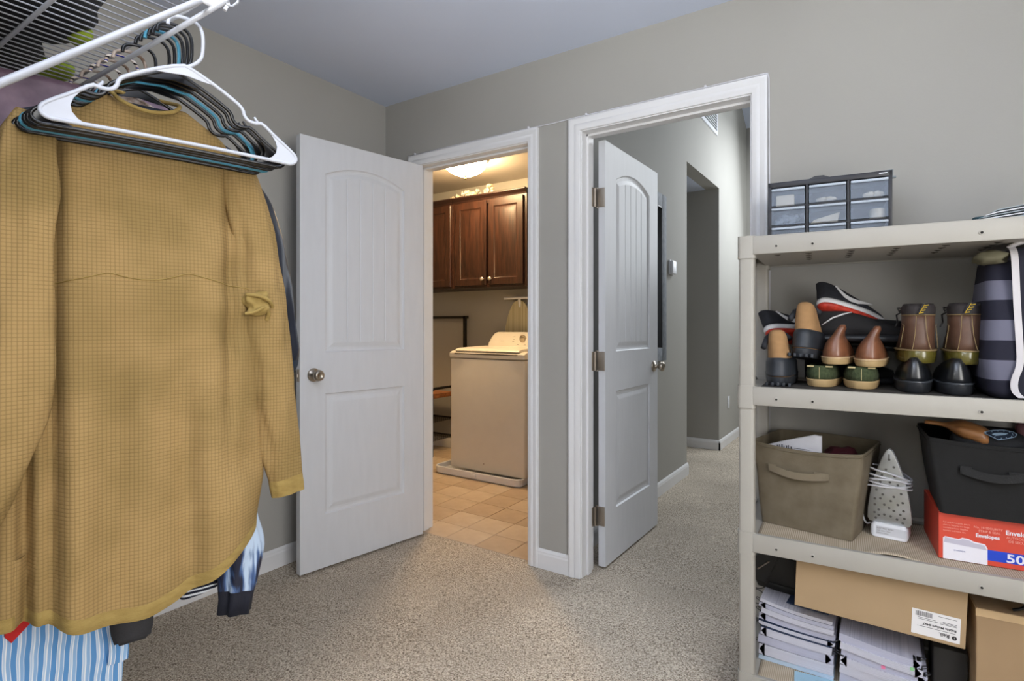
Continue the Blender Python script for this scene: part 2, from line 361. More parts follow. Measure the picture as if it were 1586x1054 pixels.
# --- doors (two-panel, arched plank top panel)
def outline(x0, x1, z0, z1, arch, ins, n=14):
    """panel outline inset by ins; arch = rise of the segmental head"""
    pts = [(x0+ins, z0+ins), (x1-ins, z0+ins)]
    w = (x1-x0)/2; cx = (x0+x1)/2
    for i in range(n+1):
        x = (x1-ins)+(x0+ins-(x1-ins))*i/n
        pts.append((x, z1-ins+arch*(1-((x-cx)/w)**2)))
    return pts
PANELS = {'upper': (.125, .583, 1.022, 1.872, .055), 'lower': (.125, .583, .252, .826, 0)}
def door(num, loc, rz, label, hinge_side):
    DW, DT, DH = .708, .035, 2.032
    root = bpy.data.objects.new('door_%d' % num, None); COL.objects.link(root); root.location = loc; root.rotation_euler = (0, 0, rz)
    root['kind'] = 'structure'; root['label'] = label
    bm = B()
    for yf, s in ((0, 1), (DT, -1)):
        loops = [[Vector((0, 0, 0)), Vector((DW, 0, 0)), Vector((DW, DH, 0)), Vector((0, DH, 0))]]
        for p in PANELS.values(): loops.append([Vector((a, b, 0)) for a, b in outline(*p, 0)])
        flat = [v for l in loops for v in l]
        V = [bm.verts.new((v.x, yf, v.y)) for v in flat]
        for t in geometry.tessellate_polygon(loops):
            f = [V[i] for i in t]
            try: fc = bm.faces.new(f)
            except ValueError: continue
    for (a, c, b, d) in (((0, 0), (0, DH), 0, 0), ((DW, 0), (DW, DH), 0, 0), ((0, 0), (DW, 0), 0, 0), ((0, DH), (DW, DH), 0, 0)):
        bm.faces.new([bm.verts.new(q) for q in ((a[0], 0, a[1]), (c[0], 0, c[1]), (c[0], DT, c[1]), (a[0], DT, a[1]))])
    bmesh.ops.remove_doubles(bm, verts=bm.verts, dist=1e-5); bmesh.ops.recalc_face_normals(bm, faces=bm.faces)
    new_obj('slab', bm, DOORW, root)
    for nm, p in PANELS.items():
        bm = B()
        for yf, s in ((0, 1), (DT, -1)):
            prof = [(0, 0), (.006, .007), (.014, .009), (.024, .0085), (.04, .004), (.046, .003)]
            rings = [[(a, yf+s*dep, b) for a, b in outline(*p, ins)] for ins, dep in prof]
            loft(bm, rings, False, False)
            # raised field, upper one cut into planks by grooves
            ins = .046; dep = .003; x0, x1 = p[0]+ins, p[1]-ins
            if nm == 'upper':
                k = 5; g = .0045
                w = (p[1]-p[0])/2; cx = (p[0]+p[1])/2
                top = lambda x: p[3]-ins+p[4]*(1-((x-cx)/w)**2)
                for i in range(k):
                    a = lerp(x0, x1, i/k); b = lerp(x0, x1, (i+1)/k)
                    aa = a+(g if i else 0); bb = b-(g if i < k-1 else 0)
                    xs = [aa, lerp(aa, bb, .33), lerp(aa, bb, .66), bb]
                    lo = [bm.verts.new((x, yf+s*dep, p[2]+ins)) for x in xs]; hi = [bm.verts.new((x, yf+s*dep, top(x))) for x in xs]
                    for q in range(3): bm.faces.new((lo[q], lo[q+1], hi[q+1], hi[q]))
                    if i < k-1:
                        m0 = [bm.verts.new((x, yf+s*(dep+dd), zf(x))) for x, dd in ((bb, 0), (b, .0035), (b+g, 0)) for zf in (lambda x: p[2]+ins, top)]
                        bm.faces.new((m0[0], m0[2], m0[3], m0[1])); bm.faces.new((m0[2], m0[4], m0[5], m0[3]))
            else:
                bm.faces.new([bm.verts.new((a, yf+s*dep, b)) for a, b in outline(*p, ins)])
        bmesh.ops.remove_doubles(bm, verts=bm.verts, dist=1e-5)
        # orient: faces near y=0 point -y
        bm.normal_update()
        for f in bm.faces:
            if (f.calc_center_median().y < DT/2) == (f.normal.y > 0): f.normal_flip()
        new_obj('%s_panel' % nm, bm, DOORW, root)
    for s, yf in ((-1, 0), (1, DT)):
        bm = B(); lathe(bm, [(0.001, 0), (.031, 0), (.032, .003), (.028, .008), (.013, .011), (.011, .03), (.016, .034), (.0245, .040), (.0268, .049), (.0255, .057), (.018, .063), (.012, .0645), (.011, .062), (.001, .062)], 28,
                         T(DW-.066, yf, .918) @ Rx(PI/2 if s < 0 else -PI/2))
        new_obj('knob', bm, NICKEL, root, 'all')
    bm = B(); box(bm, DW-.001, DW+.0015, .005, DT-.005, .89, .947, .001); box(bm, DW, DW+.009, .011, DT-.011, .909, .927, .003)
    new_obj('latch', bm, HINGE, root)
    for z in (.24, .98, 1.76):
        bm = B(); yk = 0 if hinge_side == 'front' else DT
        sg = -1 if hinge_side == 'front' else 1
        tube(bm, [(-.002, yk+sg*.006, z-.045), (-.002, yk+sg*.006, z+.045)], .0055, 10)
        for zz in (-.047, .047): tube(bm, [(-.002, yk+sg*.006, z+zz-.002), (-.002, yk+sg*.006, z+zz+.002)], .0068, 10)
        box(bm, -.0015, .0008, .002, DT-.002, z-.045, z+.045)
        new_obj('hinge', bm, HINGE, root, True)
    return root
A1 = math.atan2(1.595-2.294, -2.235+2.122)     # direction hinge -> free edge
# local +x runs from the hinge to the free edge; the laundry door's visible face is local y=DT
d1 = door(1, (-2.122-.035*math.sin(-A1)*0-.0, 2.294, .011), A1, 'white two-panel door with arched plank top, swung open beside the laundry doorway', 'front')
d1.location = (-2.122+.035*math.sin(A1)*1.0, 2.294-.035*math.cos(A1), .011)
A2 = math.radians(89.2)
d2 = door(2, (-1.105, 2.456, .011), A2, 'white two-panel door with arched plank top, swung away into the hall', 'back')

# jamb leaves of the hall door's hinges
for z in (.251, .991, 1.771):
    bm = B(); box(bm, O2[0]-.0005, O2[0]+.0018, YB+.086, YB+WT, z-.045, z+.045)
    tube(bm, [(O2[0]+.006, YB+WT+.006, z-.045), (O2[0]+.006, YB+WT+.006, z+.045)], .0055, 10)
    box(bm, O2[0]+.008, O2[0]+.0495, YB+WT+.019, YB+WT+.0215, z-.045, z+.045, .001)
    for q, r in ((.03, .03), (.04, 0), (.03, -.03)):
        tube(bm, [(O2[0]+q, YB+WT+.0195, z+r), (O2[0]+q, YB+WT+.0175, z+r)], .003, 8)
    new_obj('hinge_leaf', bm, HINGE, f2, True)

# ============================================================ CLOSET SHELF, HANGERS, CLOTHES
RY, RZ = .535, 1.728                              # hanging rod (runs along x)
shelf = thing('wire_shelf', 'white wire closet shelf with hanging rod and slanted support braces', 'wire shelf', (XL, .12, 1.375))
def W(x, y, z): return (x-XL, y-.12, z-1.375)
XE = -.955
for i in range(int((XE-XL)/.0254)):
    bm = B(); x = XL+.014+i*.0254
    tube(bm, [W(x, .125, 1.768), W(x, .545, 1.768)], .0016, 6)
    new_obj('shelf_wire', bm, WIREW, shelf, 'all')
for nm, y, z, r in (('front_rail', .545, 1.7645, .0038), ('middle_rail', .388, 1.7625, .0042), ('middle_rail', .25, 1.7625, .0036), ('back_rail', .127, 1.765, .0036), ('hanging_rod', RY, RZ, .0048)):
    bm = B(); tube(bm, [W(XL+.002, y, z), W(XE, y, z)], r, 10); new_obj(nm, bm, WIREW, shelf, 'all')
for x in (XE-.002, -1.72, XL+.006):               # loops that carry the rod under the front rail
    bm = B(); tube(bm, [W(x, .545, 1.768), W(x, .556, 1.755), W(x, .556, 1.735), W(x, .545, 1.722), W(x, RY, 1.722)], .0022, 6)
    new_obj('rod_loop', bm, WIREW, shelf, 'all')
for x in (-1.005, -2.0):
    bm = B(); tube(bm, [W(x, .524, 1.742), W(x, .30, 1.539), W(x, .13, 1.385)], [.0072]*3, 14, flat=.8); box(bm, *[c for c in (x-XL-.009, x-XL+.009)], 0, .006, -.03, .06, .002)
    b = new_obj('brace', bm, WIREW, shelf, True)
    bm = B(); box(bm, x-XL-.0015, x-XL+.011, .395, .424, .355, .40, .003); box(bm, x-XL-.002, x-XL+.0, .38, .44, .378, .40, .0008)
    tube(bm, [W(x+.016, .535, 1.775), W(x+.016, .552, 1.765), W(x+.016, .556, 1.742), W(x+.016, .55, 1.728)], .0033, 8)
    new_obj('brace_clip', bm, WHTPL, b, True)
# things on the shelf above
BAGK = mat('black_canvas', (20, 22, 24), .8, var=.1, bump=.3, bscale=120)
def blob(bm, cx, cy, cz, rx, ry, rz, seed=0, amp=.12, n=24, m=14, p=2.6, M=None):
    """soft rounded mass (superellipsoid with noise)"""
    rings = []
    sg = lambda v, e: math.copysign(abs(v)**e, v)
    for i in range(1, m):
        a = -PI/2+PI*i/m; r = []
        for j in range(n):
            t = 2*PI*j/n
            q = Vector((sg(math.cos(a), 2/p)*sg(math.cos(t), 2/p), sg(math.cos(a), 2/p)*sg(math.sin(t), 2/p), sg(math.sin(a), 2/p)))
            k = 1+amp*noise.noise(q*1.8+Vector((seed*7.3, 0, 0)))
            r.append((cx+rx*q.x*k, cy+ry*q.y*k, cz+rz*q.z*(k if q.z > 0 else 1)))
        rings.append(r)
    loft(bm, rings, M=M)
def on_shelf(name, label, cat, x, y, rx, ry, rz, m, seed, group=None):
    t = thing(name, label, cat, (x, y, 1.770), group=group)
    bm = B(); blob(bm, 0, 0, rz, rx, ry, rz, seed, .25); new_obj('bag_body', bm, m, t, 'all')
    bm = B(); tube(bm, [(-rx*.4, 0, rz*1.9), (-rx*.3, 0, rz*2.3), (rx*.3, 0, rz*2.3), (rx*.4, 0, rz*1.9)], .008, 8); new_obj('handle', bm, m, t, 'all')
on_shelf('duffel_bag', 'black duffel bag lying on the wire shelf, its right end near the white brace', 'bag', -1.475, .37, .165, .15, .10, BAGK, 1)
on_shelf('duffel_bag', 'dark bag with lime green patches on the wire shelf near the wall', 'bag', -1.86, .36, .17, .16, .12, mat('dark_green_canvas', (16, 20, 24), .8, scale=6, rgb2=(24, 28, 32)), 2)
for k, (x, y, r, lab) in enumerate(((-1.455, .46, .02, 'small lime green pouch under the black duffel bag edge'), (-1.70, .49, .035, 'lime green folded pouch between the two dark bags'))):
    bm = B(); blob(bm, 0, 0, .02, r*1.5, r, .02, 5+k); o = new_obj('pouch', bm, mat('lime_fabric', (150, 170, 40), .8), None, 'all'); o.location = (x, y+.03, 1.770)
    tag(o, lab, 'pouch')

# hangers ------------------------------------------------------------
HA = math.atan2(.969, .248)
def hanger(name, label, x, m, rz=HA, group=None, hookm=None, dy=0, s=1.0, tilt=0):
    """tubular plastic hanger; local x across, z up, origin where the hook rests on the rod"""
    t = thing(name, label, 'clothes hanger', (x, RY+.0, RZ+.0048), rz, group)
    t.rotation_euler = (0, tilt, rz)
    half = [(0, -.082), (.018, -.088), (.055, -.106), (.092, -.128), (.103, -.138), (.106, -.152), (.116, -.160), (.131, -.160), (.140, -.157), (.165, -.178), (.195, -.199), (.2085, -.211), (.2095, -.222), (.199, -.230), (.18, -.229)]
    rim = [(a*s, b) for a, b in half] + [(0, -.2265)] + [(-a*s, b) for a, b in half[::-1]][:-1]
    bm = B(); tube(bm, [(a, 0, b) for a, b in smooth_path(rim, 1)], .0037, 8, closed=True)
    new_obj('frame', bm, m, t, 'all')
    for q in (1, -1):                              # strap nibs and flat end webs
        bm = B(); tube(bm, [(q*.134*s, 0, -.160), (q*.128*s, 0, -.153), (q*.125*s, 0, -.148)], [.003, .0027, .0022], 8)
        new_obj('strap_notch', bm, m, t, 'all')
        web = [(.152, -.168), (.165, -.178), (.195, -.199), (.2085, -.211), (.2095, -.222), (.199, -.230), (.148, -.2285), (.160, -.222), (.168, -.212), (.170, -.200), (.166, -.188)]
        bm = B(); prism(bm, [(q*a*s, b) for a, b in web], -.0016, .0016); new_obj('end_web', bm, m, t)
    bm = B(); prism(bm, [(-.055*s, -.106), (-.018, -.088), (0, -.080), (.018, -.088), (.055*s, -.106), (.03, -.104), (0, -.100), (-.03, -.104)], -.0016, .0016); new_obj('centre_web', bm, m, t)
    bm = B()
    hk = [(0, -.084), (.012, -.079), (.026, -.066), (.032, -.052), (.033, -.020), (.030, -.004), (.022, .010), (.011, .017), (0, .0185), (-.012, .0165), (-.022, .009), (-.0275, -.002), (-.029, -.013)]
    hk = [(a*.95, b if b < 0 else b*.45) for a, b in hk]
    hk = [(a, b) for a, b in hk]
    tube(bm, [(a, 0, b) for a, b in smooth_path(hk)], .0033, 8)
    new_obj('hook', bm, hookm or m, t, 'all')
    return t
def smooth_path(p, it=2):
    for _ in range(it):
        q = [p[0]]
        for a, b in zip(p, p[1:]):
            q += [tuple(x*.75+y*.25 for x, y in zip(a, b)), tuple(x*.25+y*.75 for x, y in zip(a, b))]
        p = q+[p[-1]]
    return p
WH = mat('white_hanger_plastic', (184, 187, 196), .4, var=.01)
CY = mat('teal_hanger_plastic', (70, 140, 165), .35, var=.03)
GLB = mat('glossy_black_plastic', (12, 12, 14), .22, var=.05, spec=.6)
hanger('clothes_hanger', 'white plastic clothes hanger, nearest on the rod and empty', -1.10, WH)
bl = [(-1.142, 0.0, 'first', 'empty black plastic hanger right behind the white one'), (-1.159, -.02, '', 'empty black plastic hanger, second behind the white one'),
      (-1.176, .015, '', 'empty black plastic hanger just in front of the teal one'), (-1.210, -.010, '', 'empty black plastic hanger just behind the teal one')]
for x, da, _, lab in bl: hanger('clothes_hanger', lab, x, GLB, HA+da, group='black plastic hangers')
hanger('clothes_hanger', 'teal blue plastic hanger among the black ones', -1.192, CY, HA+.03)
hanger('clothes_hanger', 'black plastic hanger that carries the mustard waffle sweater', -1.232, GLB, HA+.01, group='black plastic hangers')

# clothes -----------------------------------------------------------
def garment(name, label, cat, x, rz=HA):
    return thing(name, label, cat, (x, RY, RZ), rz)
def folds(s, z, seed, amp, freq):
    return amp*(noise.noise(Vector((s*freq, z*1.3, seed)))+.5*noise.noise(Vector((s*freq*2.3, z*2.1, seed+9))))
def cloth_body(bm, top, hem, width, thick, seed=0, amp=.012, freq=9, n=120, rows=56, lean=None, c0=0, extra=None, inner=True):
    """closed cloth shell. top(s), hem(s): heights; width(t)->(left,right); t=0 top..1 hem"""
    rings = []
    for i in range(rows+1):
        t = i/rows; l, r = width(t); c = (l+r)/2; hw = (r-l)/2; ring = []
        th = thick*(.35+.65*sm(t*2.5))
        for j in range(n):
            a = 2*PI*j/n; cx = math.cos(a); sx = math.sin(a)
            s = c+hw*math.copysign(abs(cx)**.8, cx)
            y = -th*math.copysign(abs(sx)**.6, sx)
            k = min(1, (1-abs(cx)**3)*1.4)
            z = lerp(top(s), hem(s), t)
            f = folds(s, z, seed+(0 if sx > 0 else 20), amp*(.35+.9*t), freq)
            if extra and sx > 0: f += extra(s, z, t)
            ring.append((s, y-f*k, z))
        rings.append(ring)
    loft(bm, rings, True, False)
    if inner:                                      # turned-in hem
        r = rings[-1]; cx = sum(p[0] for p in r)/n
        loft(bm, [r, [(lerp(p[0], cx, .03), p[1]*.88, p[2]+.012) for p in r], [(lerp(p[0], cx, .05), p[1]*.8, p[2]+.12) for p in r]], False, False)
    return rings
def sleeve(bm, pts, rad, seed=0, flat=.6, amp=.006, n=36, sub=7):
    P = [Vector(p) for p in pts]; Q = []; R = []
    k = len(P)
    for i in range(k-1):
        p0, p1, p2, p3 = P[max(0, i-1)], P[i], P[i+1], P[min(k-1, i+2)]
        for j in range(sub):
            t = j/sub
            Q.append(.5*((2*p1)+(-p0+p2)*t+(2*p0-5*p1+4*p2-p3)*t*t+(-p0+3*p1-3*p2+p3)*t**3)); R.append(lerp(rad[i], rad[i+1], t))
    Q.append(P[-1]); R.append(rad[-1]); rings = []
    for i, p in enumerate(Q):
        d = (Q[min(i+1, len(Q)-1)]-Q[max(0, i-1)]).normalized(); s = Vector((0, 1, 0)).cross(d).normalized(); ring = []
        for j in range(n):
            a = 2*PI*j/n
            kk = 1+amp/R[i]*1.6*noise.noise(Vector((math.cos(a)*1.7, math.sin(a)*1.7+seed, p.z*9)))
            ring.append(tuple(p+s*math.cos(a)*R[i]*kk+Vector((0, 1, 0))*math.sin(a)*R[i]*flat*kk))
        rings.append(ring)
    loft(bm, rings, True, False)
    r = rings[-1]; c = Q[-1]
    loft(bm, [r, [tuple(Vector(q)*.9+c*.1+Vector((0, 0, .01))) for q in r], [tuple(Vector(q)*.8+c*.2+Vector((0, 0, .08))) for q in r]], False, True)
    return rings
def zr(z): return z-RZ
# the mustard waffle sweater
MUST = waffle('mustard_waffle_knit', (160, 132, 86), (140, 116, 72), .0070, dark=.72)
MUSB = mat('mustard_binding', (156, 132, 74), .9, scale=30, rgb2=(138, 114, 60), bump=.4, bscale=220, stretch=(1, 1, 3))
sw = garment('waffle_sweater', 'mustard brown waffle-knit long-sleeved sweater hanging nearest on the rod', 'sweater', -1.265)
def sw_top(s):
    a = abs(s)
    return zr(1.628)-(.012 if a < .06 else .012+(a-.06)*.62)+(-.02*(1-(a/.07)**2) if a < .07 else 0)
def sw_hem(s):
    if s < -.02: return zr(.592)+min(.034, .035*((-.02-s)/.14)**2)
    return zr(.592)+.118*((s+.02)/.24)**1.7
def sw_w(t):
    l = [(0, -.192), (.06, -.196), (.25, -.20), (.5, -.215), (.8, -.245), (1, -.262)]
    r = [(0, .192), (.06, .198), (.25, .203), (.4, .207), (.6, .222), (.85, .232), (1, .215)]
    def f(q):
        for (a, b), (c, d) in zip(q, q[1:]):
            if t <= c: return lerp(b, d, sm((t-a)/(c-a)))
        return q[-1][1]
    return f(l), f(r)
def ridge(s, c, w): return math.exp(-((s-c)/w)**2)
def sw_extra(s, z, t):
    f = .010*ridge(s, -.02+.01*t, .035)*sm(t*1.6)+.014*ridge(s, .10+.02*t, .05)*sm(t*1.3)-.016*ridge(s, .165-.03*t, .016)*sm(1.4-1.5*t)
    f += .020*ridge(s, -.10-.02*t, .04)*sm((t-.3)*2)-.016*ridge(s, -.145-.005*t, .013)-.026*ridge(s, -.186, .011)*sm(t*2.4-1)
    f += -.012*ridge(s, .045+.03*t, .022)*sm((t-.45)*3)+.012*ridge(s, .17+.1*(t-.8), .05)*sm((t-.6)*3)
    d = s*.55+z                                    # drag lines towards the right underarm
    f += .006*math.sin((z+.55*(s-.2)**2*8)*46)*ridge(s, .19, .06)*ridge(z, zr(1.24), .16)
    f += -.010*ridge(z+.9*(s-.16)**2*6-zr(.86), 0, .05)*ridge(s, .19, .05)
    return f*1.7
bm = B(); rg = cloth_body(bm, sw_top, sw_hem, sw_w, .062, 3, .007, 8, 168, 110, extra=sw_extra)
new_obj('body', bm, MUST, sw, 'all')
# hem binding follows the last rows
def band(rings, k0, k1, off, name, m, parent):
    n = len(rings[0]); out = []
    for i in range(k0, k1+1):
        r = rings[i]; c = Vector((sum(p[0] for p in r)/n, sum(p[1] for p in r)/n, 0)); o = off if k0 < i < k1 else off*.2
        out.append([tuple(Vector(p)+(Vector((0, p[1]-c.y, 0)).normalized() if abs(p[1]-c.y) > .004 else Vector((p[0]-c.x, 0, 0)).normalized())*o) for p in r])
    bm = B(); loft(bm, out, False, False); return new_obj(name, bm, m, parent, 'all')
band(rg, 107, 110, .0026, 'hem_band', MUSB, sw)
bm = B()                                           # yoke seam
k = 38
pts = [Vector(rg[int(k+3*math.sin(j*.03)*0)][j])+Vector((0, -.0008, 0)) for j in range(6, 79)]
tube(bm, pts, .0012, 5); new_obj('seam', bm, MUSB, sw, 'all')
bm = B(); rr = sleeve(bm, [(.168, .005, zr(1.548)), (.197, 0, zr(1.43)), (.222, -.012, zr(1.28)), (.238, -.022, zr(1.13)), (.256, -.026, zr(.95)), (.282, -.026, zr(.768))], [.034, .047, .05, .047, .042, .036], 4, .75, .008)
new_obj('sleeve', bm, MUST, sw, 'all'); band(rr, len(rr)-3, len(rr)-1, .0022, 'cuff', MUSB, sw)
bm = B(); rr = sleeve(bm, [(-.165, -.01, zr(1.545)), (-.183, -.035, zr(1.45)), (-.196, -.062, zr(1.25)), (-.208, -.085, zr(1.05)), (-.245, -.10, zr(.90)), (-.31, -.105, zr(.76))], [.034, .047, .052, .06, .058, .045], 8, .6, .008)
new_obj('sleeve', bm, MUST, sw, 'all'); band(rr, len(rr)-3, len(rr)-1, .0022, 'cuff', MUSB, sw)
bm = B()                                           # bunched fabric at the right underarm
blob(bm, .206, -.052, zr(1.207), .027, .018, .026, 3, .55, 28, 18, 2.2); new_obj('gathered_fold', bm, MUSB, sw, 'all')
bm = B(); tube(bm, smooth_path([(.180, -.060, zr(1.228)), (.205, -.074, zr(1.226)), (.230, -.066, zr(1.214)), (.238, -.050, zr(1.200))]), .0055, 8, flat=.8); tube(bm, smooth_path([(.178, -.058, zr(1.186)), (.198, -.070, zr(1.190)), (.216, -.068, zr(1.204)), (.230, -.056, zr(1.188)), (.226, -.050, zr(1.172))]), .0050, 8, flat=.8); new_obj('knot', bm, MUSB, sw, 'all')
bm = B(); tube(bm, smooth_path([(-.062, -.03, zr(1.618)), (-.045, -.045, zr(1.595)), (0, -.052, zr(1.582)), (.045, -.045, zr(1.595)), (.062, -.03, zr(1.618)), (.05, .02, zr(1.635)), (0, .035, zr(1.64)), (-.05, .02, zr(1.635)), (-.062, -.03, zr(1.618))]), .004, 10); new_obj('collar', bm, MUSB, sw, 'all')

# the hangers farther along carry the other clothes
STRH = stripes('striped_velvet_hook', 2, .016, [(.35, (226, 214, 200)), (.5, (40, 50, 130)), (.8, (196, 176, 160)), (1, (36, 30, 32))], .5)
WOODH = mat('brown_cord', (110, 84, 62), .6, scale=60, rgb2=(200, 184, 170))
hs = [(-1.29, GLB, 'black plastic hanger holding the navy jacket'), (-1.335, WOODH, 'brown cord-wrapped hanger holding the charcoal trousers'),
      (-1.37, STRH, 'blue and cream striped hanger holding the patterned bomber jacket'), (-1.41, WOODH, 'brown cord-wrapped hanger holding the blue striped dress'),
      (-1.45, STRH, 'blue and cream striped hanger holding the red top'), (-1.50, WOODH, 'brown cord-wrapped hanger holding the mauve blouse'),
      (-1.56, STRH, 'striped hanger in front of the slate blue shirt'), (-1.62, WOODH, 'brown cord-wrapped hanger farthest from the white one')]
for x, m, lab in hs: hanger('clothes_hanger', lab, x, m, HA+random.uniform(-.05, .05))

def simple_top(z0, w, drop=.45):
    def f(s):
        a = abs(s)
        return zr(z0)-max(0, a-.06)*drop
    return f
def wfun(l0, r0, l1, r1): return lambda t: (lerp(l0, l1, sm(t)), lerp(r0, r1, sm(t)))
NAVYS = mat('navy_satin', (24, 28, 40), .4, var=.2, scale=5, bump=.15, bscale=14, dist=.01)
g = garment('satin_jacket', 'black and navy satin jacket behind the mustard sweater, sleeve showing at its right', 'jacket', -1.30)
bm = B(); cloth_body(bm, simple_top(1.62, 0), lambda s: zr(.86), wfun(-.19, .19, -.2, .2), .025, 31, .006); new_obj('body', bm, NAVYS, g, 'all')
bm = B(); rr = sleeve(bm, [(.16, 0, zr(1.54)), (.23, 0, zr(1.43)), (.265, 0, zr(1.32)), (.283, 0, zr(1.20)), (.296, 0, zr(1.10)), (.292, 0, zr(1.03))], [.034, .046, .046, .045, .042, .026], 5, .55, .009)
new_obj('sleeve', bm, NAVYS, g, 'all'); band(rr, len(rr)-6, len(rr)-1, .002, 'cuff', mat('blue_rib', (18, 34, 50), .7), g)

CHAR = mat('charcoal_cloth', (52, 52, 56), .85, var=.06, bump=.2, bscale=300)
g = garment('charcoal_trousers', 'charcoal grey trousers hanging with straight cuffs below the sweater hem', 'trousers', -1.345)
bm = B(); loft(bm, [[(s0, -.014, zr(z)) if q == 0 else (s1, -.014, zr(z)) if q == 1 else (s1, .014, zr(z)) if q == 2 else (s0, .014, zr(z)) for q in range(4)] for z, s0, s1 in ((1.5, -.16, .15), (1.0, -.13, .10), (.7, -.05, .058), (.50, -.026, .046), (.485, -.020, .040))]); bmesh.ops.bevel(bm, geom=list(bm.edges), offset=.006, segments=2, affect='EDGES')
new_obj('leg', bm, CHAR, g, 'all')

# patterned bomber: navy with icy blue brush marks
def brushed():
    m = bpy.data.materials.new('icy_blue_print'); m.use_nodes = True; nt = m.node_tree; N = nt.nodes; L = nt.links; b = N['Principled BSDF']
    tc = N.new('ShaderNodeTexCoord'); mp = N.new('ShaderNodeMapping'); mp.inputs['Scale'].default_value = (34, 10, 6); mp.inputs['Rotation'].default_value = (0, .25, 0); L.new(tc.outputs['Object'], mp.inputs[0])
    n1 = N.new('ShaderNodeTexNoise'); n1.inputs['Scale'].default_value = 1; n1.inputs['Detail'].default_value = 5; n1.inputs['Distortion'].default_value = .6; L.new(mp.outputs[0], n1.inputs[0])
    n2 = N.new('ShaderNodeTexNoise'); n2.inputs['Scale'].default_value = 7; L.new(tc.outputs['Object'], n2.inputs[0])
    a = N.new('ShaderNodeMath'); a.operation = 'MULTIPLY_ADD'; a.inputs[1].default_value = .9; L.new(n2.outputs[0], a.inputs[0]); L.new(n1.outputs[0], a.inputs[2])
    cr = N.new('ShaderNodeValToRGB'); e = cr.color_ramp.elements
    e[0].position = .86; e[0].color = lin((22, 28, 52)); e[1].position = 1.0; e[1].color = lin((188, 208, 232)); x = e.new(.92); x.color = lin((70, 100, 150))
    L.new(a.outputs[0], cr.inputs[0]); L.new(cr.outputs[0], b.inputs['Base Color']); b.inputs['Roughness'].default_value = .45
    return m
ICY = brushed(); NAVY = mat('navy_rib', (20, 24, 40), .7, var=.1, bump=.5, bscale=200, stretch=(6, 6, 1))
RIBST = stripes('navy_white_rib', 2, .024, [(.3, (20, 24, 40)), (.5, (210, 214, 222)), (.75, (20, 24, 40)), (.9, (210, 214, 222)), (1, (20, 24, 40))], .8)
g = garment('bomber_jacket', 'navy satin bomber jacket with icy blue brushed print, cuff and striped hem below the sweater', 'jacket', -1.385)
bm = B(); rr = cloth_body(bm, simple_top(1.60, 0), lambda s: zr(.60)-.02*math.sin(s*14), wfun(-.19, .19, .115, .235), .03, 41, .01); new_obj('body', bm, ICY, g, 'all')
bm = B(); loft(bm, [rr[-2], [(p[0], p[1]*.9, p[2]-.02) for p in rr[-1]], [(p[0]*.97+.005, p[1]*.8, p[2]-.05) for p in rr[-1]]], False, False); new_obj('hem_band', bm, RIBST, g, 'all')
bm = B(); rr = sleeve(bm, [(.17, -.02, zr(1.5)), (.22, -.03, zr(1.2)), (.20, -.035, zr(.9)), (.225, -.04, zr(.70)), (.236, -.045, zr(.62)), (.228, -.05, zr(.535))], [.04, .05, .045, .048, .048, .035], 6, .7, .012)
new_obj('sleeve', bm, ICY, g, 'all')
bm = B(); loft(bm, [rr[-1], [tuple(Vector(p)*.92+Vector((.224, -.05, zr(.52)))*.08+Vector((-.002, 0, -.018))) for p in rr[-1]], [tuple(Vector(p)*.90+Vector((.220, -.05, zr(.51)))*.1+Vector((-.006, 0, -.052))) for p in rr[-1]]], False, True); new_obj('cuff', bm, NAVY, g, 'all')

BLST = stripes('blue_white_stripes', 0, .021, [(.30, (98, 152, 208)), (.36, (222, 232, 244)), (.5, (190, 212, 238)), (.58, (240, 244, 250)), (.85, (150, 186, 226)), (.9, (232, 238, 248)), (1, (98, 152, 208))], .85, noise_amt=.03)
g = garment('striped_dress', 'long blue and white vertical striped dress at the lower left', 'dress', -1.425)
bm = B(); cloth_body(bm, simple_top(1.58, 0), lambda s: zr(.12), wfun(-.17, .12, -.30, .012), .045, 51, .018, 16, 160, 60); new_obj('skirt', bm, BLST, g, 'all')
bm = B(); rr = sleeve(bm, [(.03, -.02, zr(1.2)), (.02, -.03, zr(.8)), (.008, -.035, zr(.55)), (.008, -.035, zr(.43))], [.03, .03, .022, .018], 6, .6, .01); new_obj('sash', bm, BLST, g, 'all')
g = garment('red_top', 'bright red pointed garment end between sweater hem and striped dress', 'top', -1.365)
bm = B(); prism(bm, [(-.15, zr(1.45)), (-.07, zr(1.50)), (-.115, zr(.62)), (-.125, zr(.60)), (-.178, zr(.545)), (-.188, zr(.56)), (-.192, zr(.62))], -.004, .004, bev=.002); new_obj('body', bm, mat('red_cloth', (200, 34, 34), .8), g)
MAU = mat('mauve_satin', (128, 104, 118), .45, scale=14, rgb2=(84, 66, 80), bump=.4, bscale=18, dist=.01)
g = garment('mauve_blouse', 'mauve satin blouse at the left edge behind the sweater shoulder', 'blouse', -1.53)
bm = B(); cloth_body(bm, lambda s: zr(1.705)-max(0, abs(s)-.2)*.8, lambda s: zr(1.0), wfun(-.26, .16, -.24, .15), .05, 61, .02, 8); new_obj('body', bm, MAU, g, 'all')
g = garment('slate_shirt', 'slate blue shirt farthest left behind the mauve blouse', 'shirt', -1.455)
bm = B(); cloth_body(bm, lambda s: zr(1.50)-abs(s+.1)*.1, lambda s: zr(.7), wfun(-.22, .12, -.2, .12), .03, 71, .01, 8); new_obj('body', bm, mat('slate_cloth', (72, 84, 108), .8, var=.1), g, 'all')

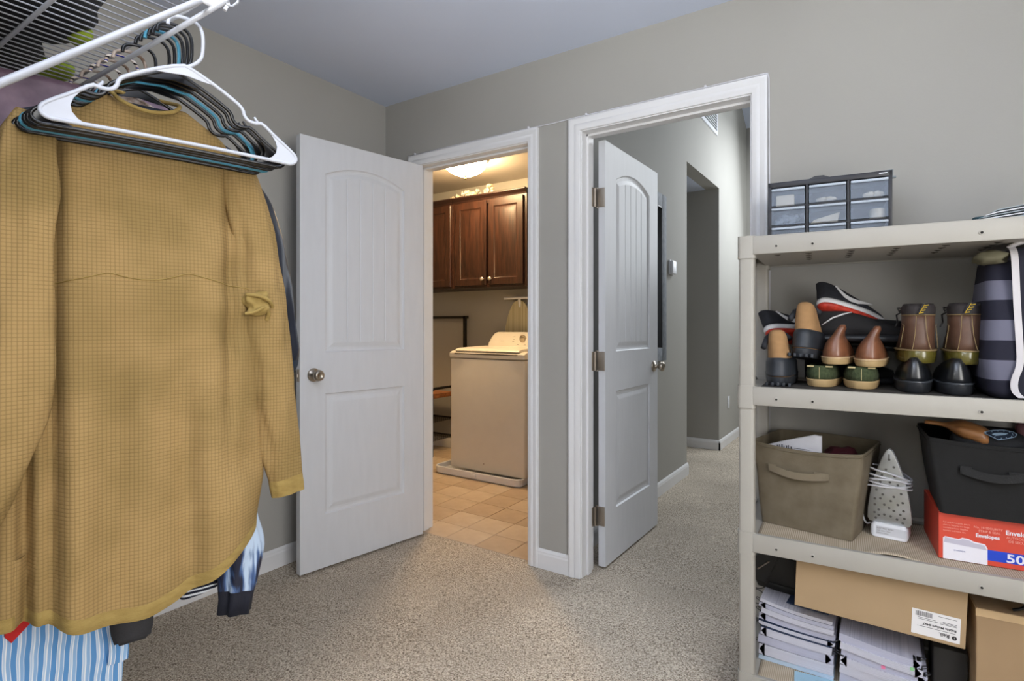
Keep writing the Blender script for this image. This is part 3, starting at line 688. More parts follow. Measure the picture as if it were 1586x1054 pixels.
# ============================================================ LAUNDRY ROOM
ENAM = mat('white_enamel', (226, 220, 210), .3, var=.01, spec=.5)
ENAD = mat('enamel_shadow_seam', (84, 76, 70), .5)
wm = thing('washing_machine', 'white top-loading washing machine with control panel and dial, seen through the laundry doorway', 'washing machine', (-2.49, 3.68, .045))
WX, WY0, WY1 = .345, -.30, .33
bm = B(); box(bm, -WX, WX, WY0, WY1, .012, .862, .012, seg=3); new_obj('cabinet', bm, ENAM, wm, True)
bm = B()
top = [(WY0-.006, .868), (WY0-.012, .885), (WY0-.008, .905), (WY0+.02, .918), (WY0+.06, .922), (WY1, .926), (WY1, .868)]
prism(bm, top, -WX-.004, WX+.004, 'x', bev=.006); new_obj('top_deck', bm, ENAM, wm, True)
bm = B()
lid = [(WY0+.004, .918), (WY0-.002, .924), (WY0+.01, .934), (WY0+.05, .942), (.10, .948), (.115, .94), (.115, .922)]
prism(bm, lid, -WX+.045, WX-.05, 'x', bev=.006); new_obj('lid', bm, ENAM, wm, True)
bm = B(); box(bm, -WX+.05, WX-.055, WY0-.0135, WY0-.006, .896, .904); new_obj('lid_gap', bm, ENAD, wm)
bm = B()
cp = [(-.345, .925), (-.347, .965), (-.325, 1.02), (-.300, 1.052), (-.27, 1.062), (.27, 1.062), (.300, 1.052), (.325, 1.02), (.347, .965), (.345, .925)]
t = B(); prism(t, cp, .19, .30, 'y', bev=.012)
for v in t.verts:
    if v.co.y < .25: v.co.y += (v.co.z-.925)*.35
add(bm, t); new_obj('control_panel', bm, ENAM, wm, True)
bm = B(); lathe(bm, [(.001, 0), (.034, 0), (.034, .006), (.027, .008), (.025, .022), (.018, .026), (.001, .026)], 24, T(-.046+.045, .224, 1.006) @ Rx(math.radians(109)))
new_obj('dial', bm, mat('brushed_dial', (176, 166, 150), .3, .9), wm, True)
PT = T(-.22, .2345, 1.035) @ Rx(math.radians(71))
GREYINK = mat('grey_ink', (120, 116, 112), .6)
text('lettering', 'Hotpoint', .020, GREYINK, wm, PT)
for a, b, l in ((-.22, .985, .03), (-.10, 1.02, .02), (-.10, 1.0, .018), (-.10, .98, .018), (.05, 1.02, .02), (.05, .99, .02), (-.05, .955, .02), (.02, .955, .02)):
    bm = B(); yy = .19+(b-.925)*.35-.001; box(bm, a, a+l, yy, yy+.002, b, b+.003); new_obj('printed_mark', bm, GREYINK, wm)
bm = B(); tube(bm, [(-.02, WY0-.0005, .075), (-.02, WY0-.003, .075)], .004, 8); new_obj('badge_spot', bm, mat('brown_spot', (120, 90, 60), .6), wm)
pan = thing('drain_pan', 'white plastic drain pan under the washing machine', 'drain pan', (-2.56, 3.70, 0))
bm = B()
def rr_rect(x0, x1, y0, y1, r, n=5):
    return [(cx+r*math.cos(a0+PI/2*i/n), cy+r*math.sin(a0+PI/2*i/n)) for cx, cy, a0 in ((x1-r, y1-r, 0), (x0+r, y1-r, PI/2), (x0+r, y0+r, PI), (x1-r, y0+r, 1.5*PI)) for i in range(n+1)]
def rings_rr(x0, x1, y0, y1, r, prof):
    return [[(a, b, z) for a, b in rr_rect(x0-o, x1+o, y0-o, y1+o, max(.004, r+o))] for o, z in prof]
loft(bm, rings_rr(-.40, .40, -.37, .36, .05, [(-.012, 0), (0, .01), (.006, .045), (.008, .058), (.002, .062), (-.004, .058), (-.006, .02), (-.02, .010)])); new_obj('basin', bm, WHTPL, pan, True)
bm = B(); box(bm, -.03, .02, -.385, -.368, .02, .05, .004); new_obj('drain_fitting', bm, WHTPL, pan, True)
dr = thing('clothes_dryer', 'white dryer to the right of the washing machine, mostly behind the door frame', 'dryer', (-1.79, 3.72, 0))
bm = B(); box(bm, -.325, .335, -.30, .33, .09, .95, .012, seg=3); new_obj('cabinet', bm, ENAM, dr, True)
bm = B(); prism(bm, [(-.31, .95), (-.31, 1.0), (-.26, 1.08), (.27, 1.08), (.32, 1.0), (.32, .95)], .2, .32, 'y', bev=.01); new_obj('control_panel', bm, ENAM, dr, True)
bm = B(); lathe(bm, [(.001, 0), (.17, 0), (.165, .014), (.001, .018)], 32, T(0, -.30, .55) @ Rx(PI/2)); new_obj('round_door', bm, ENAM, dr, True)
bm = B(); box(bm, -.31, .32, -.28, .31, .0, .09); new_obj('base', bm, BLACK, dr)

WOODD = mat('espresso_wood', (58, 33, 23), .36, scale=9, rgb2=(30, 17, 12), bump=.08, bscale=30, stretch=(8, 8, .7), spec=.5, detail=6)
WOODK = mat('espresso_wood_dark', (46, 24, 18), .45, scale=9, rgb2=(26, 14, 11), stretch=(8, 8, .7))
CZ0, CZ1, CY0 = 1.48, 2.225, 3.79
def cabinet(x0, x1, doors, label, knob_sides):
    c = thing('wall_cabinet', label, 'cabinet', (x0, CY0, CZ0), group=None)
    w_ = x1-x0; h_ = CZ1-CZ0; d_ = LY-CY0
    bm = B(); box(bm, 0, w_, .0, d_, 0, h_, .0015, seg=1); new_obj('body', bm, WOODK, c)
    bm = B(); box(bm, .0, .04, -.018, 0, 0, h_); box(bm, w_-.04, w_, -.018, 0, 0, h_); box(bm, .04, w_-.04, -.018, 0, h_-.04, h_); box(bm, .04, w_-.04, -.018, 0, 0, .035); new_obj('face_frame', bm, WOODD, c)
    bm = B(); prism(bm, [(-.05, h_+.028), (-.05, h_+.035), (-.045, h_+.04), (0, h_+.04), (0, h_-.005), (-.022, h_-.005), (-.026, h_+.005)], -.0, w_, 'x'); new_obj('crown_moulding', bm, WOODK, c)
    for (a, b), ks in zip(doors, knob_sides):
        a -= x0; b -= x0; z0, z1 = .018, h_-.02
        bm = B(); y = -.038
        R = lambda i, dy: [(a+i, y+dy, z0+i), (b-i, y+dy, z0+i), (b-i, y+dy, z1-i), (a+i, y+dy, z1-i)]
        loft(bm, [R(0, .020), R(0, .003), R(.003, 0), R(.055, 0), R(.060, .006), R(.064, .008), R(.072, .008), R(.095, .002)], True, True)
        dd = new_obj('door', bm, WOODD, c, True)
        bm = B(); kx = (b-.028) if ks > 0 else (a+.028)
        lathe(bm, [(.001, 0), (.007, 0), (.006, .012), (.014, .018), (.0155, .024), (.010, .029), (.001, .030)], 18, T(kx, y, z0+.05) @ Rx(PI/2)); new_obj('knob', bm, mat('pearl_knob', (214, 204, 190), .25, .6), dd, True)
    return c
cabinet(-3.135+.0, -2.375, [(-3.098, -2.765), (-2.741, -2.40)], 'dark wooden wall cabinet with two raised-panel doors above the washing machine', (1, -1))
cabinet(-3.90, -3.138, [(-3.87, -3.535), (-3.50, -3.15)], 'dark wooden wall cabinet at the left, cut off by the door frame', (1, -1))
# dried decorations on top of the cabinets
for k, (x, wd, ht) in enumerate(((-2.86, .10, .15), (-3.02, .10, .12), (-3.17, .10, .095))):
    t = thing('pebble_garland', ['bundle of silvery white decorations at the right end on the cabinet top', 'small speckled white decorations in the middle of the cabinet top', 'low row of speckled decorations at the left of the cabinet top'][k], 'decoration', (x, 3.86, CZ1+.001))
    M_ = [mat('silver_speckle', (206, 206, 200), .35, scale=60, rgb2=(90, 84, 74)), mat('cream_speckle', (226, 214, 190), .5, scale=60, rgb2=(130, 110, 84))]
    for q in range(18):
        bm = B(); r = random.uniform(.014, .022); blob(bm, random.uniform(-wd, wd)*.8, random.uniform(-.03, .02), r+random.random()*max(0, ht-2*r), r*1.3, r, r, q, .5, 12, 8, 2.2)
        new_obj('pebble', bm, M_[q % 2], t, 'all')
# lamp
lp = thing('ceiling_lamp', 'lit flush ceiling lamp with white glass bowl and brass finial in the laundry room', 'ceiling lamp', (-2.68, 3.37, ZC))
bm = B(); lathe(bm, [(.001, 0), (.185, 0), (.183, -.012), (.172, -.022), (.001, -.022)], 36); new_obj('base_plate', bm, mat('antique_brass', (150, 118, 72), .35, .9), lp, True)
GL = bpy.data.materials.new('lit_glass'); GL.use_nodes = True; b_ = GL.node_tree.nodes['Principled BSDF']
b_.inputs['Base Color'].default_value = lin((255, 244, 215)); b_.inputs['Emission Color'].default_value = (1, .69, .36, 1); b_.inputs['Emission Strength'].default_value = 88
bm = B(); lathe(bm, [(.168, -.022), (.166, -.04), (.150, -.070), (.118, -.100), (.075, -.120), (.02, -.130), (.001, -.130)], 36); new_obj('glass_bowl', bm, GL, lp, 'all')
bm = B(); lathe(bm, [(.001, -.129), (.016, -.130), (.018, -.134), (.008, -.138), (.007, -.146), (.010, -.152), (.001, -.160)], 16); new_obj('finial', bm, MATS['antique_brass'], lp, True)
# ironing board hung on the back wall
ib = thing('ironing_board', 'ironing board with pale striped cover hanging on the laundry wall behind the washer', 'ironing board', (-2.63, 4.06, .35))
bm = B()
ol = [(-.17, 0), (.17, 0), (.175, .30), (.165, .62), (.13, .86), (.07, 1.0), (.02, 1.03), (-.02, 1.03), (-.07, 1.0), (-.13, .86), (-.165, .62), (-.175, .30)]
prism(bm, smooth_path(ol+[ol[0]], 1)[:-1], -.012, .012, 'y', bev=.004); new_obj('board', bm, stripes('board_cover', 0, .03, [(.25, (206, 200, 170)), (.45, (170, 160, 124)), (.6, (222, 216, 190)), (.8, (186, 176, 140)), (1, (206, 200, 170))], .8), ib, True)
bm = B(); tube(bm, [(-.145, -.02, 1.05), (.17, -.02, 1.05)], .011, 10); tube(bm, [(.01, -.02, 1.05), (.01, -.005, .97)], .012, 10); new_obj('foot_bar', bm, WHTPL, ib, True)
# hall tree bench
ht = thing('hall_tree', 'black metal hall tree with wooden bench seat and mesh shoe shelves, left of the washer', 'shoe rack', (-3.62, 3.88, 0))
bm = B()
for x in (-.36, .285):
    box(bm, x, x+.025, -.19, -.165, 0, .56); box(bm, x, x+.025, .15, .175, 0, .61)
    tube(bm, [(x+.012, -.178, .55), (x+.012, -.17, .585), (x+.012, -.14, .60), (x+.012, .16, .60)], .012, 8)
new_obj('frame', bm, BLKMET, ht)
bm = B(); box(bm, -.36, -.335, .15, .175, .61, 1.25); box(bm, .39, .415, .15, .175, 0, 1.25); box(bm, -.36, .435, .15, .175, 1.225, 1.25); new_obj('upright', bm, BLKMET, ht)
bm = B(); box(bm, -.34, .29, -.185, .16, .51, .545, .003); new_obj('seat', bm, mat('seat_wood', (168, 108, 66), .5, scale=6, rgb2=(126, 76, 44), stretch=(1, 8, 8)), ht, True)
bm = B(); box(bm, -.34, .29, -.19, -.165, .485, .51); new_obj('seat_rail', bm, BLKMET, ht)
for z in (.30, .135):
    bm = B(); 
    for y in (-.18, .16): tube(bm, [(-.35, y, z), (.30, y, z)], .009, 6)
    for k in range(26): tube(bm, [(-.34+k*.025, -.18, z), (-.34+k*.025, .16, z)], .0016, 4)
    for k in range(11): tube(bm, [(-.35, -.15+k*.028, z), (.30, -.15+k*.028, z)], .0013, 4)
    new_obj('mesh_shelf', bm, BLKMET, ht)
bm = B(); tube(bm, [(-.34, -.178, .10), (.29, -.178, .10)], .009, 6); tube(bm, [(-.34, -.178, .265), (.29, -.178, .265)], .007, 6); new_obj('stretcher', bm, BLKMET, ht)

# ============================================================ HALL
mr = thing('wall_mirror', 'tall mirror in a distressed grey wooden frame behind the open hall door', 'mirror', (HX, 3.43, .92))
GRW = mat('distressed_grey_wood', (138, 144, 152), .7, scale=30, rgb2=(84, 90, 98), bump=.5, bscale=90, stretch=(4, 6, 1), detail=8)
MH = 1.135
for nm, y0, y1, z0, z1 in (('frame_side', -.39, -.30, 0, MH), ('frame_side', .30, .39, 0, MH), ('frame_rail', -.30, .30, MH-.09, MH), ('frame_rail', -.30, .30, 0, .09)):
    bm = B(); box(bm, 0.001, .026, y0, y1, z0, z1, .004); new_obj(nm, bm, GRW, mr, True)
bm = B(); box(bm, .001, .008, -.305, .305, .085, MH-.085); new_obj('mirror_glass', bm, mat('mirror_silver', (230, 235, 238), .03, 1, var=0), mr)
bm = B()
for y0, y1, z0, z1 in ((-.305, -.296, .085, MH-.085), (.296, .305, .085, MH-.085), (-.30, .30, MH-.094, MH-.085), (-.30, .30, .085, .094)): box(bm, .008, .024, y0, y1, z0, z1)
new_obj('inner_lip', bm, BLACK, mr)
ch = thing('door_chime', 'small white rounded wall box beside the mirror in the hall', 'door chime', (HX, 3.985, 1.578))
bm = B(); box(bm, 0, .012, -.05, .05, -.052, .052, .006, seg=3); new_obj('back_plate', bm, WHTPL, ch, True)
bm = B(); box(bm, .012, .030, -.046, .046, -.048, .048, .008, seg=3); new_obj('cover', bm, WHTPL, ch, True)
ou = thing('wall_outlet', 'white wall outlet low on the far hall wall', 'outlet', (HX, 5.77, .405))
bm = B(); box(bm, 0, .006, -.036, .036, -.058, .058, .002); new_obj('cover_plate', bm, WHTPL, ou, True)
for z in (-.02, .02):
    bm = B(); box(bm, .006, .008, -.016, .016, z-.014, z+.014, .001); new_obj('socket', bm, WHTPL, ou, True)
vt = thing('return_vent', 'white louvred air vent high on the hall wall', 'air vent', (HX, 5.03, 3.1))
bm = B()
for y0, y1, z0, z1 in ((-.28, .28, -.2, -.17), (-.28, .28, .17, .2), (-.28, -.25, -.17, .17), (.25, .28, -.17, .17)): box(bm, 0, .012, y0, y1, z0, z1)
new_obj('frame', bm, WHTPL, vt)
for k in range(14):
    bm = B(); z = -.16+k*.0245; prism(bm, [(.001, z), (.010, z-.009), (.0115, z-.007), (.0025, z+.003)], -.25, .25, 'y'); new_obj('slat', bm, WHTPL, vt)
bm = B(); box(bm, 0, .001, -.25, .25, -.17, .17); new_obj('backing', bm, mat('vent_shadow', (150, 152, 152), .9), vt)

# thin white cable clipped along the casings
cb = thing('white_cable', 'thin white cable clipped along the top of both door casings and down the right one', 'cable', (O1[0]-.07, YB, 2.115))
CBM = mat('white_cable_sheath', (226, 226, 232), .5)
def cw(x, y, z): return (x-(O1[0]-.07), y-YB, z-2.115)
xr = O2[1]+.066
bm = B(); tube(bm, [cw(O1[0]-.07, YB-.006, 2.117), cw(-1.9, YB-.005, 2.119), cw(-1.39, YB-.004, 2.118), cw(-1.3, YB-.004, 2.1165), cw(-1.21, YB-.004, 2.119), cw(-.8, YB-.004, 2.1195), cw(xr-.02, YB-.005, 2.120), cw(xr-.004, YB-.005, 2.118), cw(xr, YB-.005, 2.10), cw(xr+.003, YB-.005, 1.5), cw(xr+.001, YB-.005, .9), cw(xr+.004, YB-.005, .02)], .0024, 6)
new_obj('cord', bm, CBM, cb, 'all')
for x in (-2.19, -1.44, -1.13, -.60):
    bm = B(); box(bm, *[c for c in (x-cb.location.x-.004, x-cb.location.x+.004)], -.012, 0, .002, .012, .002); new_obj('clip', bm, CBM, cb, True)
# spring door stop on the left baseboard
ds = thing('door_stop', 'bronze door stop on the left baseboard beside the open door', 'door stop', (XL+.013, 1.40, .055))
bm = B(); lathe(bm, [(.001, 0), (.013, 0), (.013, .004), (.006, .01), (.0055, .05), (.010, .055), (.011, .065), (.001, .068)], 14, Ry(PI/2)); new_obj('stem', bm, mat('bronze', (96, 84, 70), .4, .7), ds, True)

# ============================================================ UTILITY SHELVING
SR = math.radians(3.2); SX, SY = -.378, 1.815; SL, SD = .80, .44
SZ = [.095, .527, .974, 1.431]                     # top edge of each deck's rim
us = thing('utility_shelf', 'cream plastic four-tier utility shelf against the wall beside the hall doorway', 'shelving unit', (SX, SY, 0), SR)
def post(bm, x, y, z0, z1, r=.0225, c=.0):
    pts = rr_rect(x-r, x+r, y-r, y+r, r*.45, 4); loft(bm, [[(a, b, z) for a, b in pts] for z in (z0, z1)])
PX = (.026, SL-.026); PY = (.026, SD-.026)
for px_ in PX:
    for py_ in PY:
        for k in range(3):
            bm = B(); post(bm, px_, py_, SZ[k]-.01, SZ[k+1]-.05); new_obj('post', bm, SHELFP, us, True)
        bm = B(); post(bm, px_, py_, 0, .04); new_obj('foot', bm, SHELFP, us, True)
for k, z in enumerate(SZ):
    for px_ in PX:
        for py_ in PY: bm = B(); post(bm, px_, py_, z-.066, z+.003, .0255); new_obj('corner_collar', bm, SHELFP, us, True)
    bm = B()
    rim = [(0, 0), (SL, 0), (SL, SD), (0, SD)]
    for x0, x1, y0, y1 in ((.045, SL-.045, .0, .010), (.045, SL-.045, SD-.010, SD), (.0, .010, .045, SD-.045), (SL-.010, SL, .045, SD-.045)):
        box(bm, x0, x1, y0, y1, z-.055, z, .0015)
    box(bm, .045, SL-.045, .0, .016, z-.003, z+.0005, .001)
    new_obj('rim', bm, SHELFP, us, True)
    bm = B(); box(bm, .009, SL-.009, .009, SD-.009, z-.016, z-.010)
    for q in range(1, 6): y = SD*q/6; box(bm, .05, SL-.05, y-.0015, y+.0015, z-.050 if q in (2, 4) else z-.042, z-.014)
    for q in range(1, 5): x = SL*q/5; box(bm, x-.0015, x+.0015, .01, SD-.01, z-.034, z-.014)
    box(bm, .04, SL-.04, .009, SD-.009, z-.052, z-.050) if k == 3 else None
    new_obj('deck', bm, SHELFP, us)
    for x in (.110, .205, .585, .70):
        bm = B(); M_ = T(x, 0, z-.034) @ Rx(PI/2); lathe(bm, [(.001, .0), (.0062, .0), (.0062, .0018), (.0035, .0024), (.003, .0006), (.001, .0006)], 14, M_); c_ = new_obj('screw_cap', bm, SHELFP, us, True)
        bm = B(); lathe(bm, [(.001, .0005), (.0030, .0005), (.0030, .0012), (.001, .0012)], 10, M_); new_obj('hole', bm, mat('hole_black', (30, 28, 26), .9), c_)
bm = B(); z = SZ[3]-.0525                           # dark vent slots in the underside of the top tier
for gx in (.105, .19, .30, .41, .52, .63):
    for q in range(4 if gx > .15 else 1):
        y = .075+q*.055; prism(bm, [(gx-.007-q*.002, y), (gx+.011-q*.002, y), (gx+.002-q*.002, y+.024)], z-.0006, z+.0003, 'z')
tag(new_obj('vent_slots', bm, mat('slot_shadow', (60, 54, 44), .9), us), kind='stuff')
def ribbed(name, rgb, rgb2, pitch):
    return stripes(name, 0, pitch, [(.45, rgb), (1, rgb2)], .8)
def liner(name, label, z, m, wave=0, x0=.055, x1=SL-.05, y0=.02):
    t = thing(name, label, 'shelf liner', (SX, SY, z-.0098), SR)
    bm = B(); nx, ny = 60, 20; V = []
    for i in range(nx+1):
        row = []
        for j in range(ny+1):
            x = lerp(x0, x1, i/nx); y = lerp(y0, SD-.05, j/ny)
            row.append(bm.verts.new((x, y, .0016+wave*max(0, math.exp(-((x-.40)/.06)**2))*math.exp(-((y-.03)/.05)**2)+wave*.35*math.exp(-((x-.2)/.05)**2)*math.exp(-((y-.03)/.03)**2))))
        V.append(row)
    for i in range(nx):
        for j in range(ny): bm.faces.new((V[i][j], V[i+1][j], V[i+1][j+1], V[i][j+1]))
    r = bmesh.ops.extrude_face_region(bm, geom=list(bm.faces)); 
    for v in [g for g in r['geom'] if isinstance(g, bmesh.types.BMVert)]: v.co.z -= .0012
    bmesh.ops.recalc_face_normals(bm, faces=bm.faces)
    return new_obj('sheet', bm, m, t, 'all')
RIB = ribbed('ribbed_liner', (196, 182, 160), (160, 146, 126), .0052)
liner('shelf_liner', 'dark grey liner on the shoe shelf', SZ[2], mat('dark_liner', (62, 58, 54), .85, var=.05))
liner('shelf_liner', 'beige ribbed liner under the iron and the olive bin, front edge curling', SZ[1], RIB, .012)
liner('shelf_liner', 'beige ribbed liner on the lowest shelf under the papers', SZ[0], RIB)
Z1, Z2, Z3, Z4 = SZ[0]-.0065, SZ[1]-.0065, SZ[2]-.0065, SZ[3]-.009

# --- drawer organiser on the top tier
CLEAR = mat('cloudy_plastic', (176, 190, 210), .22, trans=0, alpha=.24, var=.02, spec=.6)
dz = thing('drawer_organizer', 'small black organiser with nine translucent drawers on the top tier', 'drawer organizer', (-.330, 2.068, Z4), math.radians(4.5))
OW, OD, OHH = .352, .15, .222
bm = B(); t_ = .006
box(bm, 0, OW, 0, OD, OHH-.018, OHH, .002); box(bm, 0, OW, 0, OD, 0, .008, .001); box(bm, 0, .011, 0, OD, 0, OHH, .002); box(bm, OW-.011, OW, 0, OD, 0, OHH, .002)
prism(bm, [(.12, OHH-.002), (.14, OHH+.007), (.165, OHH+.007), (.185, OHH-.002)], .0, .02, 'y')
box(bm, 0, OW, OD-.004, OD, 0, OHH)
new_obj('case', bm, mat('organizer_black', (34, 34, 40), .4), dz, True)
bm = B()
for q in (1, 2): x = OW*q/3; box(bm, x-.003, x+.003, .002, OD-.005, .006, OHH-.016)
for q in (1, 2): z = .008+(OHH-.026)*q/3; box(bm, .01, OW-.01, .002, OD-.005, z-.002, z+.002)
new_obj('divider', bm, MATS['organizer_black'], dz)
bm = B(); box(bm, OW-.035, OW-.013, -.0006, 0, OHH-.009, OHH-.006); new_obj('printed_mark', bm, WHTPL, dz)
CREAM = mat('cream_paper_goods', (232, 224, 204), .8, var=.03); GREYC = mat('grey_blue_goods', (150, 164, 176), .6, scale=60, rgb2=(110, 120, 134))
PINKC = mat('pale_print', (226, 214, 222), .7, scale=90, rgb2=(150, 140, 150))
for r_ in range(3):
    for c_ in range(3):
        x0 = OW*c_/3+.006+(.005 if c_ == 0 else 0); x1 = OW*(c_+1)/3-.006-(.005 if c_ == 2 else 0); z0 = .012+(OHH-.026)*r_/3; z1 = z0+(OHH-.026)/3-.008
        bm = B(); 
        box(bm, x0, x1, -.002, .002, z0, z1, .0008); box(bm, x0, x1, .002, OD-.02, z0, z0+.0015); box(bm, x0, x0+.0015, .002, OD-.02, z0, z1-.006); box(bm, x1-.0015, x1, .002, OD-.02, z0, z1-.006)
        d_ = new_obj('drawer', bm, CLEAR, dz)
        bm = B(); box(bm, x0, x1, -.009, 0, z1-.009, z1-.001, .002); new_obj('pull', bm, mat('cloudy_pull', (204, 214, 226), .3, alpha=.75), d_, True)
CN = [(0, 2, 'roll of cream gauze tape in the upper left drawer', 'first_aid_roll', CREAM, .018, .075, .038), (1, 2, 'folded white cloth strips in the upper middle drawer', 'cloth_strip', CREAM, .03, .08, .012), (2, 2, 'white folded pads in the upper right drawer', 'cotton_pad', CREAM, .045, .095, .017),
      (0, 1, 'grey blue tangled trinkets in the middle left drawer', 'trinket', GREYC, .018, .09, .036), (1, 1, 'cream wedge-shaped card pile in the centre drawer', 'card_pile', CREAM, .006, .09, .022), (2, 1, 'pale round tin in the middle right drawer', 'round_tin', CREAM, .055, .10, .03),
      (0, 0, 'pale boxes in the lower left drawer', 'small_box', GREYC, .03, .08, .03), (1, 0, 'clear sticks in the lower middle drawer', 'glass_stick', GREYC, .05, .095, .012), (2, 0, 'pale printed packet in the lower right drawer', 'packet', PINKC, .04, .09, .034)]
for c_, r_, lab, nm, m_, a, b, hh in CN:
    x0 = OW*c_/3+.004; z0 = .0142+(OHH-.026)*r_/3; wp = dz.matrix_basis @ Vector((x0+(a+b)/2, .045, z0))
    t = thing(nm, lab, 'drawer contents', (0, 0, 0), dz.rotation_euler.z); mw = T(-.330, 2.068, Z4) @ Rz(math.radians(4.5)) @ T(x0+(a+b)/2, .042, z0); t.matrix_basis = mw
    bm = B()
    if nm == 'round_tin': lathe(bm, [(.001, 0), (.022, 0), (.022, hh), (.001, hh)], 20)
    elif nm == 'card_pile': prism(bm, [(-(b-a)/2, 0), ((b-a)/2-.006, 0), ((b-a)/2, hh+.008), (-(b-a)/2+.01, hh*.5)], -.01, .02)
    elif nm in ('trinket', 'cloth_strip', 'cotton_pad'):
        for q in range(6 if nm == 'trinket' else 3): blob(bm, -(b-a)*.33+(b-a)*.13*q*(1 if nm == 'trinket' else 2), (q % 2)*.01, .012+(q % 3)*.006*(hh > .02), .016, .016, min(.012, hh*.6), q, .5, 12, 8)
    elif nm == 'glass_stick': tube(bm, [(-.02, -.02, .006), (.03, 0, .02)], .002, 8); tube(bm, [(-.02, 0, .004), (.03, .01, .006)], .0025, 8)
    else: box(bm, -(b-a)/2, (b-a)/2, -.015, .02, 0, hh, .004)
    new_obj('body', bm, m_, t, True)
# tape dispenser behind the organiser's right end
tp = thing('tape_dispenser', 'small clear tape dispenser standing on the right end of the organiser', 'tape dispenser', (.0, 2.12, Z4+OHH+.0005), .1)
bm = B(); box(bm, -.015, .022, -.01, .01, 0, .004); box(bm, .012, .03, -.008, .008, -.022, -.016, .001); box(bm, .012, .022, -.009, .009, -.02, .004); new_obj('body', bm, mat('clear_grey', (150, 160, 165), .2, alpha=.7), tp)
# folded clear sheets and pen at the right end of the top tier
fo = thing('plastic_folder', 'stack of clear and white plastic sleeves lying at the right end of the top tier', 'plastic sleeves', (.185, 1.93, Z4+.004), .05)
for q in range(5):
    bm = B(); z = .004+q*.0062
    prism(bm, [(q*.012, z), (.06, z+.006), (.14, z+.014+q*.001), (.30, z+.018+q*.002), (.30, z+.0205+q*.002), (.14, z+.0165+q*.001), (.06, z+.0085), (q*.012, z+.002)], -.02, .14, 'y'); new_obj('sleeve', bm, WHTPL if q % 2 else mat('clear_sleeve', (170, 182, 188), .2, alpha=.8), fo)
bm = B(); box(bm, -.028, .0, -.02, .0, 0, .009, .002); tube(bm, [(-.03, -.022, .006), (.03, -.03, .009)], .0022, 8); new_obj('binding', bm, mat('grey_metal', (90, 86, 84), .4, .6), fo, True)
te = thing('teal_pouch', 'small teal pouch lying on the plastic sleeves', 'pouch', (.228, 2.06, Z4+.034), .1)
bm = B(); blob(bm, .01, 0, .006, .028, .02, .007, 3, .4, 16, 8); new_obj('body', bm, mat('teal_cloth', (40, 78, 88), .7), te, 'all')

# --- shoes -----------------------------------------------------------
def hwf(t, wh, wf, p=2.6):
    return lerp(wh, wf, sm((t-.15)/.55))*max(0, 1-abs(2*t-1)**p)**(1/p)
def plan(yb, yf, wh, wf, z, n=40, L=.29, dx=0, slope=0, pb=2.6):
    """plan outline of a shoe between heel yb and toe yf; width follows the whole last"""
    pts = []
    for i in range(n):
        a = 2*PI*i/n; t = .5-.5*math.cos(a); y = yb+(yf-yb)*t
        loc = (y-yb)/(L)
        w_ = lerp(wh, wf, sm((loc-.15)/.5))*max(0, 1-abs(2*t-1)**pb)**(1/pb)
        pts.append((dx+(w_ if a <= PI else -w_), y, z+slope*(y-yb)))
    return pts
def shoe_obj(name, label, loc, rot, upper, sole, L=.29, wh=.034, wf=.046, sole_h=.022, ups=None, lining=None, cat='shoe', group=None, heel_gap=False, welt=None, treads=None):
    t = thing(name, label, cat, loc, group=group, rot=rot)
    bm = B(); s0 = .004
    loft(bm, [plan(.004, L-.02, wh*.93, wf*.93, 0, L=L), plan(0, L, wh, wf, s0+.002, L=L), plan(-.002, L+.003, wh+.002, wf+.002, sole_h-.003, L=L), plan(0, L, wh, wf, sole_h, L=L)])
    so = new_obj('sole', bm, sole, t, True)
    if treads:
        bm = B()
        for q in range(5): x = -wh*.8+q*wh*.4; box(bm, x-.004, x+.004, -.004, .02, -.001, .010, .001)
        new_obj('tread_block', bm, treads, so, True)
    if welt:
        bm = B(); loft(bm, [plan(-.003, L+.004, wh+.003, wf+.003, sole_h-.001, L=L), plan(-.003, L+.004, wh+.003, wf+.003, sole_h+.003, L=L), plan(.002, L-.002, wh, wf, sole_h+.0035, L=L)]); new_obj('welt', bm, welt, t, True)
    bm = B()
    rings = []
    for z, yb, yf, a, b, dx in ups: rings.append(plan(yb, yf, a, b, z, L=L, dx=dx))
    loft(bm, rings, True, False)
    z, yb, yf, a, b, dx = ups[-1]
    loft(bm, [rings[-1], plan(yb+.004, yf-.004, a-.004, b-.004, z+.001, L=L, dx=dx), plan(yb+.006, yf-.006, a-.005, b-.005, z-.03, L=L, dx=dx)], False, True)
    bmesh.ops.remove_doubles(bm, verts=bm.verts, dist=1e-6)
    new_obj('upper', bm, upper, t, 'all')
    return t
RUB = mat('black_rubber', (46, 50, 56), .5, var=.12, scale=20, bump=.2, bscale=60)
NUB = mat('tan_nubuck', (176, 136, 92), .9, var=.12, scale=14, bump=.2, bscale=150)
